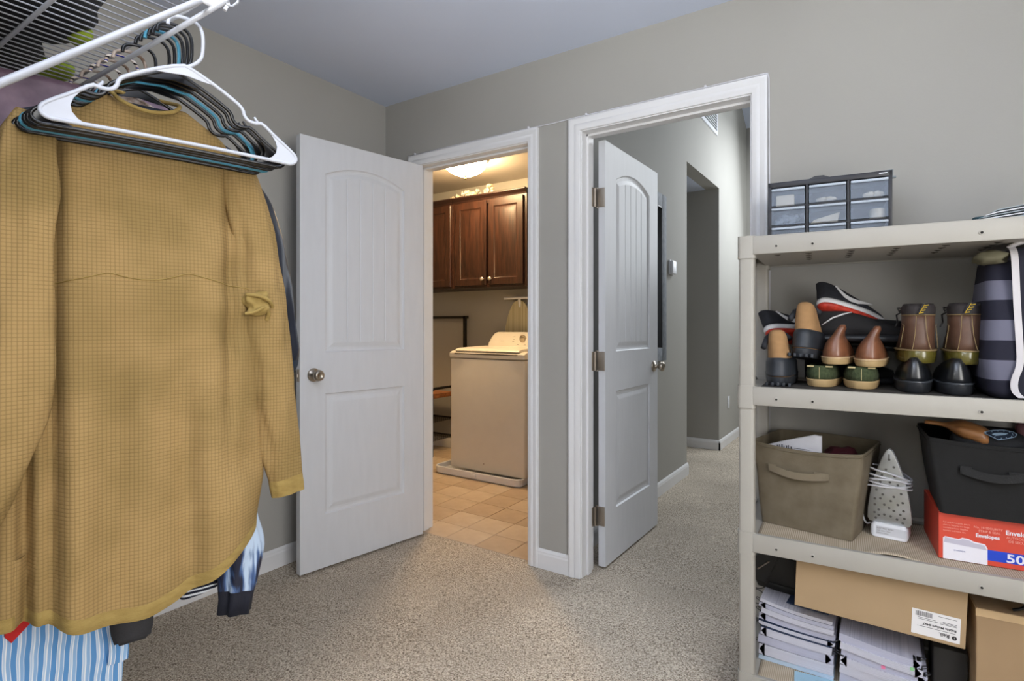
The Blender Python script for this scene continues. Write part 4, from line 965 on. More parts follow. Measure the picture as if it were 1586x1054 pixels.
def tan_boot(label, loc, rot):
    t = shoe_obj('duck_boot', label, loc, rot, NUB, RUB, .28, .041, .048, .028,
        [(.024, .002, .278, .040, .046, 0), (.06, .002, .262, .041, .044, 0), (.085, .006, .20, .036, .038, 0), (.11, .008, .15, .033, .034, -.002), (.135, .012, .125, .030, .030, -.004), (.158, .015, .10, .027, .026, -.005), (.172, .020, .08, .022, .020, -.006), (.178, .028, .07, .014, .012, -.006)], cat='boot', treads=RUB)
    bm = B(); loft(bm, [plan(-.004, .285, .0435, .050, .030, L=.28), plan(-.005, .286, .0445, .051, .034, L=.28), plan(-.003, .282, .043, .049, .038, L=.28), plan(-.002, .275, .0435, .047, .072, L=.28), plan(.003, .24, .037, .042, .088, L=.28), plan(.012, .18, .026, .036, .093, L=.28)], True, True)
    new_obj('rubber_shell', bm, RUB, t, 'all')
    bm = B(); tube(bm, [(-.045, .03, .12), (-.038, .06, .15), (-.03, .09, .16), (.01, .1, .165), (.03, .08, .15)], .009, 8); new_obj('padded_tongue', bm, mat('charcoal_padding', (44, 46, 52), .8), t, 'all')
    return t
tan_boot('tan nubuck boot with black rubber heel standing lowest at the left of the shoe shelf', (-.283, 1.955, Z3), (0, 0, math.radians(4)))
tan_boot('tan nubuck boot with black rubber heel piled above its mate, beside the loafers', (-.221, 1.975, 1.062), (math.radians(-6), math.radians(3), math.radians(-5)))
GRNC = mat('green_canvas', (74, 84, 54), .95, scale=120, rgb2=(52, 62, 38), bump=.5, bscale=400)
TANS = mat('tan_sole', (196, 166, 118), .7, var=.05); CRS = mat('cream_thread', (206, 190, 140), .8)
for k, (x, lab) in enumerate(((-.170, 'green canvas slip-on shoe with cream sole, left of its pair under the loafers'), (-.058, 'green canvas slip-on shoe with cream sole, right of its pair under the loafers'))):
    t = shoe_obj('slip_on_shoe', lab, (x, 1.993, Z3), (0, 0, math.radians(2 if k else -1)), GRNC, TANS, .27, .046, .05, .024,
        [(.022, .0, .268, .046, .05, 0), (.040, -.001, .25, .047, .049, 0), (.055, .002, .215, .043, .045, 0), (.066, .007, .17, .036, .038, 0)], cat='shoe')
    bm = B()
    for sx in (-1, 1): box(bm, sx*.026-.010, sx*.026+.010, .006, .010, .062, .0665, .001)
    box(bm, -.0007, .0007, -.0022, .0, .026, .062); new_obj('stitching', bm, CRS, t)
BRL = mat('brown_leather', (130, 84, 58), .38, var=.2, scale=16, bump=.12, bscale=60, spec=.5, coat=.2)
for k, (x, z, lab) in enumerate(((-.131, 1.040, 'brown leather loafer with folded peaked heel, left of its pair'), (-.040, 1.036, 'brown leather loafer with folded peaked heel, right of its pair'))):
    t = shoe_obj('loafer', lab, (x, 1.985, z), (0, 0, math.radians(-2)), BRL, TANS, .27, .042, .046, .020,
        [(.018, .001, .268, .041, .045, 0), (.03, .0, .26, .0405, .044, 0), (.045, .003, .23, .037, .041, .0), (.060, .007, .18, .032, .037, .001), (.075, .012, .14, .0255, .030, .003), (.088, .018, .11, .0175, .020, .007), (.100, .022, .085, .0145, .014, .012), (.112, .026, .07, .0125, .012, .018), (.122, .030, .055, .008, .008, .021)],
        cat='shoe', welt=mat('pale_welt', (206, 176, 136), .6))
BLKL = mat('black_leather', (24, 26, 30), .3, var=.15, scale=12, spec=.6, coat=.3)
BLKS = mat('black_suede', (26, 25, 27), .85, var=.2, scale=14)
GSO = mat('dark_sole', (40, 42, 46), .4)
for k, (x, lab) in enumerate(((.073, 'polished black dress shoe, left of its pair under the brown boots'), (.169, 'polished black dress shoe, right of its pair under the brown boots'))):
    shoe_obj('dress_shoe', lab, (x, 1.965, Z3), (0, 0, 0), BLKL, GSO, .29, .044, .048, .030,
        [(.028, .001, .288, .043, .047, 0), (.045, .0, .275, .041, .046, 0), (.065, .003, .22, .034, .042, 0), (.085, .008, .15, .024, .034, .0), (.10, .016, .09, .013, .016, .0)], cat='shoe', welt=mat('grey_edge', (70, 74, 80), .3))
# brown work boots
BWL = mat('oiled_brown_leather', (100, 72, 56), .5, var=.22, scale=9, bump=.15, bscale=50)
OLS = mat('olive_translucent_sole', (104, 96, 40), .25, var=.12, scale=8, spec=.6, coat=.5)
STI = mat('yellow_stitch', (150, 128, 88), .7)
for k, (x, rz_, lab) in enumerate(((.085, 2, 'brown leather lace-up boot with olive sole and yellow heel tab, left of its pair'), (.188, -3, 'brown leather lace-up boot with olive sole and yellow heel tab, right of its pair'))):
    t = shoe_obj('leather_boot', lab, (x, 1.985, 1.052), (0, 0, math.radians(rz_)), BWL, OLS, .29, .046, .052, .036,
        [(.034, .0, .287, .044, .05, 0), (.06, .0, .27, .043, .047, 0), (.085, .002, .20, .041, .042, 0), (.11, .003, .15, .040, .040, 0), (.138, .004, .13, .040, .038, 0)], cat='boot', welt=STI)
    bm = B(); rings = [plan(.005, .125, .0385, .037, .134, L=.29), plan(.002, .13, .041, .040, .145, L=.29), plan(.004, .13, .041, .040, .162, L=.29), plan(.008, .115, .036, .036, .172, L=.29), plan(.016, .105, .03, .03, .168, L=.29), plan(.02, .10, .028, .028, .13, L=.29)]
    loft(bm, rings, False, True); new_obj('padded_collar', bm, mat('dark_collar', (48, 42, 42), .75, var=.1), t, 'all')
    bm = B()
    for sx, b0 in ((-1, .010), (1, .014)):
        tube(bm, [(sx*b0*.9, -.0005, .136), (sx*b0, -.0012, .11), (sx*b0*1.2, -.0008, .08), (sx*b0*1.6, -.0002, .05), (sx*b0*1.9, .0, .037)], .0009, 5)
        tube(bm, [(sx*.0405, .02, .112), (sx*.037, .008, .108), (sx*.043, .03, .06), (sx*.0445, .035, .045)], .0008, 5)
    rr = plan(.002, .13, .041, .039, .139, L=.29); tube(bm, rr, .0012, 5, closed=True); new_obj('stitching', bm, STI, t)
    bm = B(); prism(bm, [(-.006, .140), (.010, .140), (.022, .170), (.006, .172)], -.004, -.0005); pt_ = new_obj('pull_tab', bm, BLACK, t)
    bm = B()
    for q in range(4): tube(bm, [(-.001+q*.004, -.0048, .144+q*.007), (.008+q*.004, -.0048, .146+q*.007)], .0011, 5)
    tube(bm, [(-.003, -.0048, .142), (.011, -.0048, .169)], .0009, 5); new_obj('embroidery', bm, mat('tab_yellow', (206, 170, 40), .7), pt_)
    bm = B(); tube(bm, [(-.038, .10, .15), (-.052, .08, .14), (-.05, .06, .118), (-.056, .05, .105)], .0022, 6); tube(bm, [(-.03, .11, .16), (-.048, .10, .162), (-.046, .07, .15), (-.03, .09, .165)], .0022, 6); new_obj('lace', bm, BLACK, t, 'all')
# sneakers
RED = mat('red_rubber', (206, 64, 44), .5, scale=70, rgb2=(160, 38, 28), bump=.6, bscale=90, dist=.004); WHM = mat('white_foam', (220, 220, 222), .6)
KNIT = mat('black_knit', (24, 26, 34), .85, var=.15, scale=60, bump=.3, bscale=300)
def sneaker(label, M, flip=1):
    t = thing('running_shoe', label, 'sneaker'); t.matrix_basis = M
    L = .27
    bm = B(); loft(bm, [plan(.008, L-.02, .030, .040, 0, L=L), plan(.0, L-.004, .035, .045, .006, L=L), plan(.0, L, .036, .046, .014, L=L)]); new_obj('outsole', bm, RED, t, 'all')
    bm = B(); loft(bm, [plan(-.001, L, .0365, .0465, .0135, L=L), plan(-.003, L+.002, .038, .047, .022, L=L), plan(0, L-.002, .036, .045, .032, L=L)]); new_obj('midsole', bm, WHM, t, 'all')
    bm = B(); rings = [plan(.001, L-.003, .035, .044, .031, L=L), plan(.0, L-.012, .035, .042, .046, L=L), plan(.0, .215, .033, .038, .060, L=L), plan(.0, .165, .030, .033, .073, L=L), plan(-.002, .12, .026, .027, .084, L=L), plan(-.004, .09, .020, .02, .094, L=L)]
    loft(bm, rings, True, False); loft(bm, [rings[-1], plan(0, .084, .015, .015, .094, L=L), plan(.002, .08, .014, .014, .06, L=L)], False, True); new_obj('upper', bm, KNIT, t, 'all')
    # curved white side mark that follows the upper
    bm = B(); 
    def xs(y, z): # half width of the upper at y,z
        w0 = lerp(.0355, .0445, sm((y/L-.15)/.5)); return flip*(w0*(1-.9*max(0, (z-.03))/.075*.35)+.0015)
    path = [(.045, .088), (.060, .070), (.075, .057), (.095, .050), (.118, .050), (.150, .058), (.185, .066)]; wd = [.002, .006, .0085, .0095, .0085, .005, .0008]
    V = []
    for i, ((y, z), h_) in enumerate(zip(path, wd)):
        y2, z2 = path[min(i+1, 6)]; y1, z1 = path[max(0, i-1)]; d = Vector((y2-y1, z2-z1)).normalized(); nx_ = Vector((-d.y, d.x))*h_
        V.append((bm.verts.new((xs(y+nx_.x, z+nx_.y), y+nx_.x, z+nx_.y)), bm.verts.new((xs(y-nx_.x, z-nx_.y), y-nx_.x, z-nx_.y))))
    for a, b in zip(V, V[1:]): bm.faces.new((a[0], a[1], b[1], b[0]))
    r = bmesh.ops.extrude_face_region(bm, geom=list(bm.faces))
    for v in [g for g in r['geom'] if isinstance(g, bmesh.types.BMVert)]: v.co.x -= flip*.004
    bmesh.ops.recalc_face_normals(bm, faces=bm.faces); new_obj('side_mark', bm, WHM, t)
    bm = B()
    for q in range(5): y = .10+q*.022; z = .082-q*.0075; tube(bm, [(-.018, y, z-.004), (0, y, z+.003), (.018, y, z-.004)], .0022, 6)
    new_obj('lace', bm, KNIT, t, 'all')
    return t
# local +y heel->toe.  Top shoe: heel at the left, toe going right and down, sole tipped to the viewer
sneaker('black running shoe with red sole and white curved side mark, topmost on the shoe pile', T(-.178, 2.09, 1.222) @ Rz(math.radians(-44)) @ Rx(math.radians(-20)) @ Ry(math.radians(-24)), 1)
sneaker('black running shoe with red sole squeezed behind the tan boots at the left', T(-.335, 2.09, 1.13) @ Rz(math.radians(-42)) @ Rx(math.radians(-8)) @ Ry(math.radians(-34)), 1)
# black crosswise shoes under the top sneaker
def low_shoe(label, M, stripe=False):
    t = thing('black_shoe', label, 'shoe'); t.matrix_basis = M; L = .27
    bm = B(); loft(bm, [plan(.005, L-.01, .032, .042, 0, L=L), plan(0, L, .036, .045, .008, L=L), plan(.0, L, .035, .044, .02, L=L)]); new_obj('sole', bm, GSO, t, 'all')
    bm = B(); rings = [plan(.001, L-.003, .034, .043, .019, L=L), plan(.0, L-.01, .035, .043, .045, L=L), plan(.0, .20, .034, .039, .068, L=L), plan(.002, .15, .031, .033, .088, L=L), plan(.004, .11, .027, .027, .100, L=L)]
    loft(bm, rings, True, False); loft(bm, [rings[-1], plan(.008, .10, .02, .02, .100, L=L), plan(.01, .10, .02, .02, .06, L=L)], False, True); new_obj('upper', bm, BLKS, t, 'all')
    if stripe:
        bm = B(); tube(bm, [(.040, .03, .052), (.041, .06, .075), (.033, .09, .088), (.020, .115, .096)], [.003, .0055, .0055, .004], 8, flat=.5); new_obj('white_stripe', bm, WHM, t, 'all')
    return t
low_shoe('black sneaker with a white stripe lying across the loafers, toe to the right', T(-.205, 2.115, 1.105) @ Rz(math.radians(-82)) @ Ry(math.radians(-8)), True)
low_shoe('plain black shoe lying across the pile right behind the brown loafers', T(.045, 2.20, 1.075) @ Rz(math.radians(84)) @ Rx(math.radians(6)))
low_shoe('plain black shoe at the back wall under the striped sneaker', T(-.235, 2.22, Z3) @ Rz(math.radians(-88)))
# striped tote bag
TOT = stripes('navy_grey_stripes', 2, .1055, [(.5, (40, 40, 52)), (1, (108, 108, 124))], .85, noise_amt=.008)
tb = thing('striped_tote', 'navy and grey striped tote bag with white-edged straps at the right end beside the boots', 'tote bag', (.278, 1.94, Z3), math.radians(4))
def totering(z, x0, x1, y0, y1, k=0):
    return [(a+.004*noise.noise(Vector((a*20, b*20, z*12+k))), b+.006*noise.noise(Vector((a*15+5, b*15, z*14+k))), z) for a, b in rr_rect(x0, x1, y0, y1, .03, 8)]
bm = B(); loft(bm, [totering(*q) for q in ((0, -.035, .20, .01, .22), (.02, -.05, .21, .0, .24), (.10, -.055, .22, -.005, .25), (.2, -.052, .22, .0, .24), (.3, -.048, .21, .01, .22), (.36, -.045, .20, .03, .19), (.395, -.04, .20, .05, .15))]); new_obj('body', bm, TOT, tb, 'all')
STR_ = stripes('strap_white', 0, .034, [(.42, (206, 202, 204)), (.46, (150, 146, 150)), (.54, (30, 30, 42)), (.98, (30, 30, 42)), (1, (150, 146, 150))], .85)
WS = mat('white_webbing', (210, 206, 208), .85, var=.04); NS = mat('navy_webbing', (30, 30, 44), .85)
for off, mm, nm in ((0, WS, 'strap_edge'), (.0155, NS, 'strap'), (.031, WS, 'strap_edge')):
    x = .004+off; bm = B()
    pts = [(x, .02, .398), (x+.0, .0, .385), (x+.001, -.006, .35), (x+.003, -.011, .25), (x+.008, -.012, .15), (x+.010, -.014, .09), (x-.004, -.014, .05), (x-.002, -.013, .02), (x+.012, -.016, .006)]
    P2 = smooth_path(pts); L_ = [(p[0]-.0075, p[1], p[2]) for p in P2]; R_ = [(p[0]+.0075, p[1], p[2]) for p in P2]
    loft(bm, [L_, R_, [(a, b+.002, c) for a, b, c in R_], [(a, b+.002, c) for a, b, c in L_], L_], False, False, closed=False); new_obj(nm, bm, mm, tb)
bm = B(); blob(bm, -.035, .05, .375, .035, .05, .018, 4, .4, 20, 10); new_obj('rolled_lining', bm, mat('olive_lining', (112, 108, 86), .8), tb, 'all')
bm = B(); tube(bm, smooth_path([(.0, .03, .40), (.02, .01, .412), (.08, .02, .414), (.14, .05, .41)]), .010, 8, flat=.6); new_obj('handle', bm, WS, tb, 'all')

# --- fabric bins ------------------------------------------------------
def fabric_bin(name, label, loc, rz, W0, D0, W1, D1, H, m, seed, hx0, hx1, hz, bow=.012):
    t = thing(name, label, 'storage bin', loc, rz)
    def ring(k, ins=0):
        z = H*k; w_ = lerp(W0, W1, k)/2-ins; d_ = lerp(D0, D1, k); pts = []
        q = rr_rect(-w_, w_, ins, d_-ins, .012, 3); out = []
        n = len(q)
        for i in range(n):
            a, b = q[i], q[(i+1) % n]
            for j in range(8 if math.dist(a, b) > .05 else 1):
                f = j/8 if math.dist(a, b) > .05 else 0; x = lerp(a[0], b[0], f); y = lerp(a[1], b[1], f)
                u = x/w_ if w_ else 0
                side = 1-u*u
                y2 = y+(-bow*k*k*side if y < d_*.3 else bow*k*k*side if y > d_*.7 else 0)
                out.append((x+.003*noise.noise(Vector((x*12, y*12, z*9+seed))), y2, z-(.010*k*side*(1 if y < d_*.3 else -.3))+.0))
        return out
    bm = B(); R = [ring(k/12) for k in range(13)]
    loft(bm, R, True, False); loft(bm, [R[-1]]+[[tuple(v) for v in ring(k/12, .004)] for k in range(12, 0, -1)], False, True)
    new_obj('fabric_shell', bm, m, t, True)
    bm = B(); e = [(a, b, c+.0006) for a, b, c in ring(1, .002)]; tube(bm, e, .0028, 6, closed=True)
    e2 = [(a, b, c-.007) for a, b, c in ring(1, -.001)]; tube(bm, e2, .0009, 5, closed=True); new_obj('rim_binding', bm, m, t, 'all')
    # front strap handle that bows out
    bm = B(); N_ = 14; top = []; bot = []
    hw = .0105
    for i in range(N_+1):
        u = i/N_; x = lerp(hx0, hx1, u); y = -.004-bow*.7-.012*math.sin(PI*u)**1.5; z = hz-.010*math.sin(PI*u)-.004*u
        top.append((x, y-.001, z+hw)); bot.append((x, y-.004, z-hw))
    loft(bm, [top, bot, [(a, b+.003, c) for a, b, c in bot], [(a, b+.003, c) for a, b, c in top], top], False, False, closed=False)
    box(bm, hx0-.004, hx0+.02, -.006-bow*.6, -.002-bow*.6, hz-hw, hz+hw, .001); box(bm, hx1-.035, hx1+.006, -.006-bow*.6, -.002-bow*.6, hz-hw-.004, hz+hw-.004, .001)
    new_obj('strap_handle', bm, mat(m.name+'_webbing', (118, 107, 88) if 'olive' in m.name else (34, 34, 34), .9, bump=.6, bscale=300), t)
    return t
OLB = mat('olive_felt', (112, 102, 84), .95, var=.06, scale=18, bump=.25, bscale=260, rgb2=(98, 88, 70)); BKB = mat('black_felt', (22, 22, 22), .92, var=.1, scale=18, bump=.2, bscale=240)
fabric_bin('fabric_bin', 'olive fabric bin with strap handle on the second shelf from the bottom', (-.208, 1.955, Z2), math.radians(-9), .262, .25, .318, .27, .258, OLB, 1, -.10, .065, .185)
pk = thing('plastic_mailer', 'white printed plastic packet sticking out of the olive bin', 'packet', (-.24, 2.04, Z2+.10), math.radians(-9))
bm = B(); prism(bm, [(-.09, 0), (.075, 0), (.075, .188), (.055, .190), (-.02, .165), (-.10, .135)], -.006, .006, bev=.003); new_obj('pouch', bm, mat('white_film', (220, 220, 228), .3, var=.03, scale=20, bump=.3, bscale=20, dist=.004), pk, True)
bm = B()
for q in range(7): x = -.058+q*.007; box(bm, x, x+(.002 if q % 2 else .0035), -.0075, -.006, .118, .142+(q % 3)*.002)
for q in range(3): box(bm, -.005, .04, -.0075, -.006, .122+q*.008, .1232+q*.008)
new_obj('printed_mark', bm, mat('dark_ink', (70, 70, 80), .6), pk)
t = thing('maroon_cloth', 'dark maroon cloth folded in the right half of the olive bin', 'cloth', (-.115, 2.05, Z2+.13), 0)
bm = B(); blob(bm, 0, .05, .05, .062, .07, .06, 5, .3); new_obj('fold', bm, mat('maroon', (82, 16, 34), .85), t, 'all')
t = thing('tweed_cap', 'tweed brown fabric lying at the front right inside the olive bin', 'cloth', (-.12, 2.0, Z2+.13), 0)
bm = B(); blob(bm, 0, 0, .05, .055, .03, .052, 7, .35); new_obj('fold', bm, mat('tweed', (150, 132, 104), .9, scale=140, rgb2=(70, 60, 48)), t, 'all')
t = thing('dark_pouch', 'near-black pouch at the left inside the olive bin', 'pouch', (-.315, 2.06, Z2+.10), 0)
bm = B(); blob(bm, 0, .03, .05, .03, .07, .05, 9, .3); new_obj('body', bm, mat('dark_brown_leather', (32, 24, 22), .6), t, 'all')

# red envelope box with the black bin on top
REDB = mat('red_carton', (208, 72, 52), .45, var=.02)
eb = thing('envelope_box', 'red carton of 500 envelopes with blue and white print under the black bin', 'carton', (.124, 1.935, Z2), math.radians(5))
EW, ED, EH = .30, .24, .128
bm = B(); box(bm, 0, EW, 0, ED, 0, EH, .0012, seg=1); new_obj('carton', bm, REDB, eb)
bm = B(); box(bm, .001, EW, .0035, .005, EH-.0004, EH+.0008); new_obj('flap_edge', bm, mat('carton_edge', (226, 196, 176), .8), eb)
WP = mat('white_print', (232, 230, 238), .5, var=.01); PALE = mat('pale_flap_print', (190, 186, 200), .5, var=.01); BLP = mat('blue_print', (30, 70, 196), .45, var=.01)
bm = B(); prism(bm, [(.010, .001), (.105, .001), (.105, .045), (.100, .055), (.076, .058), (.066, .063), (.052, .064), (.044, .059), (.014, .062), (.010, .058)], -.0007, 0); new_obj('envelope_picture', bm, WP, eb)
bm = B(); prism(bm, [(.0115, .046), (.1035, .040), (.099, .052), (.076, .0545), (.066, .060), (.052, .061), (.044, .0565), (.014, .060)], -.0011, -.0007); new_obj('flap_picture', bm, PALE, eb)
bm = B(); box(bm, .105, EW, -.0006, 0, .014, .042); new_obj('blue_band', bm, BLP, eb)
FX = lambda x, z: T(x, -.0008, z) @ Rx(PI/2)
text('lettering', '500', .031, WP, eb, FX(.143, .0165), sx=1.25, bold=.0006)
text('lettering', 'Envelopes', .0135, WP, eb, FX(.080, .0725), sx=.92, bold=.0004)
text('lettering', 'Envelopes', .0165, WP, eb, FX(.142, .089), sx=.95, bold=.0004)
LP_ = mat('pink_print', (236, 170, 156), .5, var=.01)
text('lettering', 'No. 10 SECURITY', .0080, LP_, eb, FX(.076, .096)); text('lettering', 'STRIP & SEAL', .0080, LP_, eb, FX(.086, .0865))
text('lettering', 'AUTOCOLLANTES', .0085, LP_, eb, FX(.144, .079)); text('lettering', 'DE SECURITE', .0085, LP_, eb, FX(.148, .069))
for q, l in enumerate(('Pull strip for a quick, secure', 'closure. Security tint keeps', 'contents private. Ideal for', 'business and home use.')): text('lettering', l, .0052, LP_, eb, FX(.010, .100-q*.0075))
text('lettering', 'envelope', .007, mat('lilac_print', (150, 150, 190), .5), eb, FX(.033, .026) @ T(0, 0, .0003))
bb = fabric_bin('fabric_bin', 'black fabric bin with strap handle sitting on the red envelope carton', (.262, 1.925, Z2+EH+.001), math.radians(3), .27, .24, .33, .26, .202, BKB, 4, -.09, .04, .125, bow=.008)
sl = thing('wooden_brush', 'brown wooden shoe tree poking out at the left of the black bin', 'shoe tree', (.15, 1.975, Z2+EH+.175), math.radians(-12))
bm = B(); rings = []
for i in range(16):
    u = i/15; x = -.055+.15*u; r_ = (.006 if u < .25 else .006+.020*sm((u-.25)/.35))*(1 if u < .85 else math.sqrt(max(.02, 1-((u-.85)/.155)**2)))
    rings.append([(x, math.cos(a)*r_*1.3, .062-.032*u*u+math.sin(a)*r_) for a in [2*PI*j/16 for j in range(16)]])
loft(bm, rings); new_obj('body', bm, mat('varnished_wood', (150, 104, 62), .35, scale=10, rgb2=(112, 72, 40), stretch=(1, 8, 8)), sl, 'all')
bc = thing('knit_beanie', 'black knitted cap with a pale blue embroidered arrowhead patch in the black bin', 'cap', (.262, 1.985, Z2+EH+.153), 0)
bm = B(); blob(bm, -.02, .02, .035, .085, .07, .042, 11, .25); new_obj('crown', bm, mat('black_knit_cap', (20, 22, 26), .9, bump=.4, bscale=260), bc, 'all')
MP = T(-.010, -.050, .071) @ Rz(math.radians(4)) @ Rx(math.radians(38))
bm = B(); PO = [(-.036, .004), (-.006, -.020), (.012, -.014), (.032, -.004), (.037, .006), (.030, .014), (.010, .018), (-.012, .014)]
prism(bm, PO, 0, .0012, 'z', M=MP); pch = new_obj('patch', bm, mat('navy_patch', (22, 36, 56), .8), bc)
bm = B(); tube(bm, [(a*.96, b*.96, .0015) for a, b in PO], .0007, 5, closed=True, M=MP); LB = mat('pale_blue_thread', (150, 178, 204), .7)
prism(bm, [(-.016, -.001), (-.008, -.005), (.012, .001), (.018, .006), (.004, .007), (-.010, .004)], .0012, .0018, 'z', M=MP)
for i in range(11):
    u = i/11*len(PO); a = PO[int(u) % 8]; b = PO[(int(u)+1) % 8]; f = u-int(u); x = lerp(a[0], b[0], f)*.78; y = lerp(a[1], b[1], f)*.76+.0005
    prism(bm, [(x+.0016*math.cos(k*PI/5+PI/2)*(1 if k % 2 == 0 else .45), y+.0016*math.sin(k*PI/5+PI/2)*(1 if k % 2 == 0 else .45)) for k in range(10)], .0012, .0018, 'z', M=MP)
new_obj('embroidery', bm, LB, pch)
pc = thing('pink_cloth', 'dusty pink cloth at the right inside the black bin', 'cloth', (.345, 1.985, Z2+EH+.13), 0)
bm = B(); blob(bm, 0, .03, .06, .055, .07, .062, 14, .3); new_obj('fold', bm, mat('dusty_pink', (150, 104, 112), .8), pc, 'all')

# --- steam iron standing on its heel ---------------------------------
ir = thing('steam_iron', 'silver-soled steam iron standing upright with its white cord wound around it', 'iron', (.012, 2.035, Z2), math.radians(-7))
half = [(0, .268), (.008, .262), (.018, .240), (.030, .205), (.042, .165), (.050, .120), (.055, .080), (.056, .052), (.050, .042)]
pol = half+[(-a, b) for a, b in half[::-1]][:-1]
bm = B(); prism(bm, pol, -.004, .004, bev=.002); sp_ = new_obj('soleplate', bm, mat('worn_aluminium', (186, 188, 190), .36, .75, scale=14, rgb2=(160, 160, 150), bump=.15, bscale=30), ir, True)
bm = B()
hp_ = [(0, .236), (.012, .215), (-.008, .205), (-.018, .187), (.014, .187), (-.022, .165), (.002, .168), (.022, .163), (-.012, .150), (.030, .138), (-.032, .140), (-.016, .128), (.012, .126), (-.036, .112), (-.022, .115), (.004, .112), (.034, .112), (.022, .104), (-.036, .094), (-.012, .098), (.0, .090), (.036, .088), (.012, .084), (-.026, .080), (.028, .076), (-.037, .070), (-.012, .068), (.004, .066), (.038, .066), (-.026, .064), (.020, .060), (-.034, .054), (.034, .052)]
for x, z in hp_: lathe(bm, [(.001, 0), (.0036, 0), (.0034, .0010), (.001, .0010)], 10, T(x, -.0042, z) @ Rx(PI/2))
box(bm, -.0018, .0018, -.0052, -.004, .236, .252, .0008)
tag(new_obj('steam_holes', bm, mat('steam_hole', (84, 82, 78), .6), sp_), kind='stuff')
bm = B()
loft(bm, [[(a*k, y, .15+(b-.15)*k2) for a, b in pol] for y, k, k2 in ((.004, 1, 1), (.018, .97, .985), (.035, .80, .93), (.05, .5, .8))]); new_obj('body', bm, WHTPL, ir, 'all')
bm = B(); tube(bm, smooth_path([(0, .03, .20), (0, .075, .20), (0, .095, .17), (0, .10, .10), (0, .09, .05), (0, .04, .045)]), .013, 10); new_obj('handle', bm, mat('iron_grey', (70, 74, 82), .5), ir, 'all')
bm = B(); loft(bm, [[(a, b, z) for a, b in rr_rect(-w_, w_, -.014, .075, .012, 4)] for z, w_ in ((0, .045), (.006, .048), (.034, .047), (.043, .040))]); new_obj('heel', bm, WHTPL, ir, True)
bm = B(); box(bm, -.032, .044, -.0146, -.0138, .009, .034, .0003, seg=1); lb = new_obj('rating_label', bm, mat('label_grey', (206, 208, 214), .5), ir)
text('lettering', 'ELECTRIC IRON', .006, GREYINK, lb, T(-.030, -.0148, .026) @ Rx(PI/2)); text('lettering', '120V 60Hz 1100W', .0045, GREYINK, lb, T(-.030, -.0148, .019) @ Rx(PI/2)); text('lettering', 'MADE IN CHINA', .004, GREYINK, lb, T(-.030, -.0148, .0125) @ Rx(PI/2))
CORD = mat('white_iron_cord', (204, 204, 208), .5)
bm = B()
pts = [(-.050, .03, .028), (-.062, .02, .022), (-.072, .01, .05), (-.068, .02, .10), (-.064, .02, .135)]
for (z0, z1, z2) in ((.150, .153, .163), (.163, .158, .150), (.168, .176, .178), (.186, .180, .168), (.205, .196, .176)):
    w_ = .058-.10*max(0, z0-.15); pts += [(-w_, .004, z0), (-.03, -.009, lerp(z0, z1, .6)), (.0, -.010, z1), (.035, -.009, lerp(z1, z2, .5)), (.056, .008, z2), (.05, .05, z2), (0, .108, (z2+z0)/2), (-.05, .05, z0)]
tube(bm, smooth_path(pts), .0028, 8); new_obj('cord', bm, CORD, ir, 'all')

# --- lowest tier ------------------------------------------------------
CARD = mat('kraft_cardboard', (170, 144, 110), .8, var=.03, scale=5, bump=.08, bscale=120)
CARD2 = mat('kraft_cardboard_tan', (166, 138, 104), .8, var=.04, scale=5)
cb1 = thing('cardboard_box', 'flat kraft box lying tilted on the paper stacks with a white shipping label', 'cardboard box')
CW, CHH = .405, .172
cb1.matrix_basis = T(-.226, 1.875, .318) @ Rz(math.radians(3)) @ Ry(math.radians(2.2)) 
bm = B(); box(bm, 0, CW, 0, .27, 0, CHH-.02, .0015, seg=1); new_obj('carton', bm, CARD, cb1)
bm = B(); box(bm, 0, CW, .001, .003, CHH-.021, CHH-.0195); box(bm, .001, .0025, 0, .27, CHH-.021, CHH-.0195); new_obj('flap_edge', bm, CARD2, cb1)
LM = T(CW-.018, -.0008, .014) @ Ry(math.radians(0)) @ Rx(PI/2)
bm = B(); box(bm, CW-.118, CW-.012, -.0006, 0, .010, .078, .0002, seg=1); lbo = new_obj('shipping_label', bm, mat('label_white', (230, 228, 228), .5, var=.01), cb1)
INK = mat('black_ink', (40, 38, 42), .5)
def up(x, z): return T(x, -.0008, z) @ Rx(PI/2) @ Rz(PI)   # upside-down lettering
text('lettering', 'Reli.', .0135, INK, lbo, up(CW-.034, .0285), bold=.0003); bm = B(); lathe(bm, [(.001, 0), (.0055, 0), (.0055, .0004), (.001, .0004)], 18, T(CW-.024, -.0006, .0225) @ Rx(PI/2)); new_obj('round_logo', bm, INK, lbo)
text('lettering', 'i', .009, mat('label_white', (230, 228, 228)), lbo, T(CW-.023, -.0012, .0255) @ Rx(PI/2) @ Rz(PI))
text('lettering', 'Bubble Mailers #4x7', .0088, INK, lbo, up(CW-.020, .0445), bold=.0002)
bm = B()
for z, x0, x1 in ((.0335, .022, .105), (.0515, .02, .055), (.0545, .02, .055), (.0575, .02, .050), (.0525, .060, .105), (.0565, .065, .105), (.070, .02, .060)): box(bm, CW-x1, CW-x0, -.0009, -.0006, z, z+.0011)
x = CW-.110; random.seed(3)
while x < CW-.072: w_ = random.choice((.0006, .0009, .0015)); box(bm, x, x+w_, -.0009, -.0006, .061, .074); x += w_+random.choice((.0007, .0012))
new_obj('printed_mark', bm, mat('label_ink', (96, 94, 96), .6), lbo)
random.seed(11)
cb2 = thing('cardboard_box', 'taller kraft carton standing at the right of the lowest shelf, closed with clear tape', 'cardboard box', (.203, 1.925, Z1), math.radians(4))
bm = B(); box(bm, 0, .30, 0, .26, 0, .318, .002, seg=1); new_obj('carton', bm, CARD2, cb2)
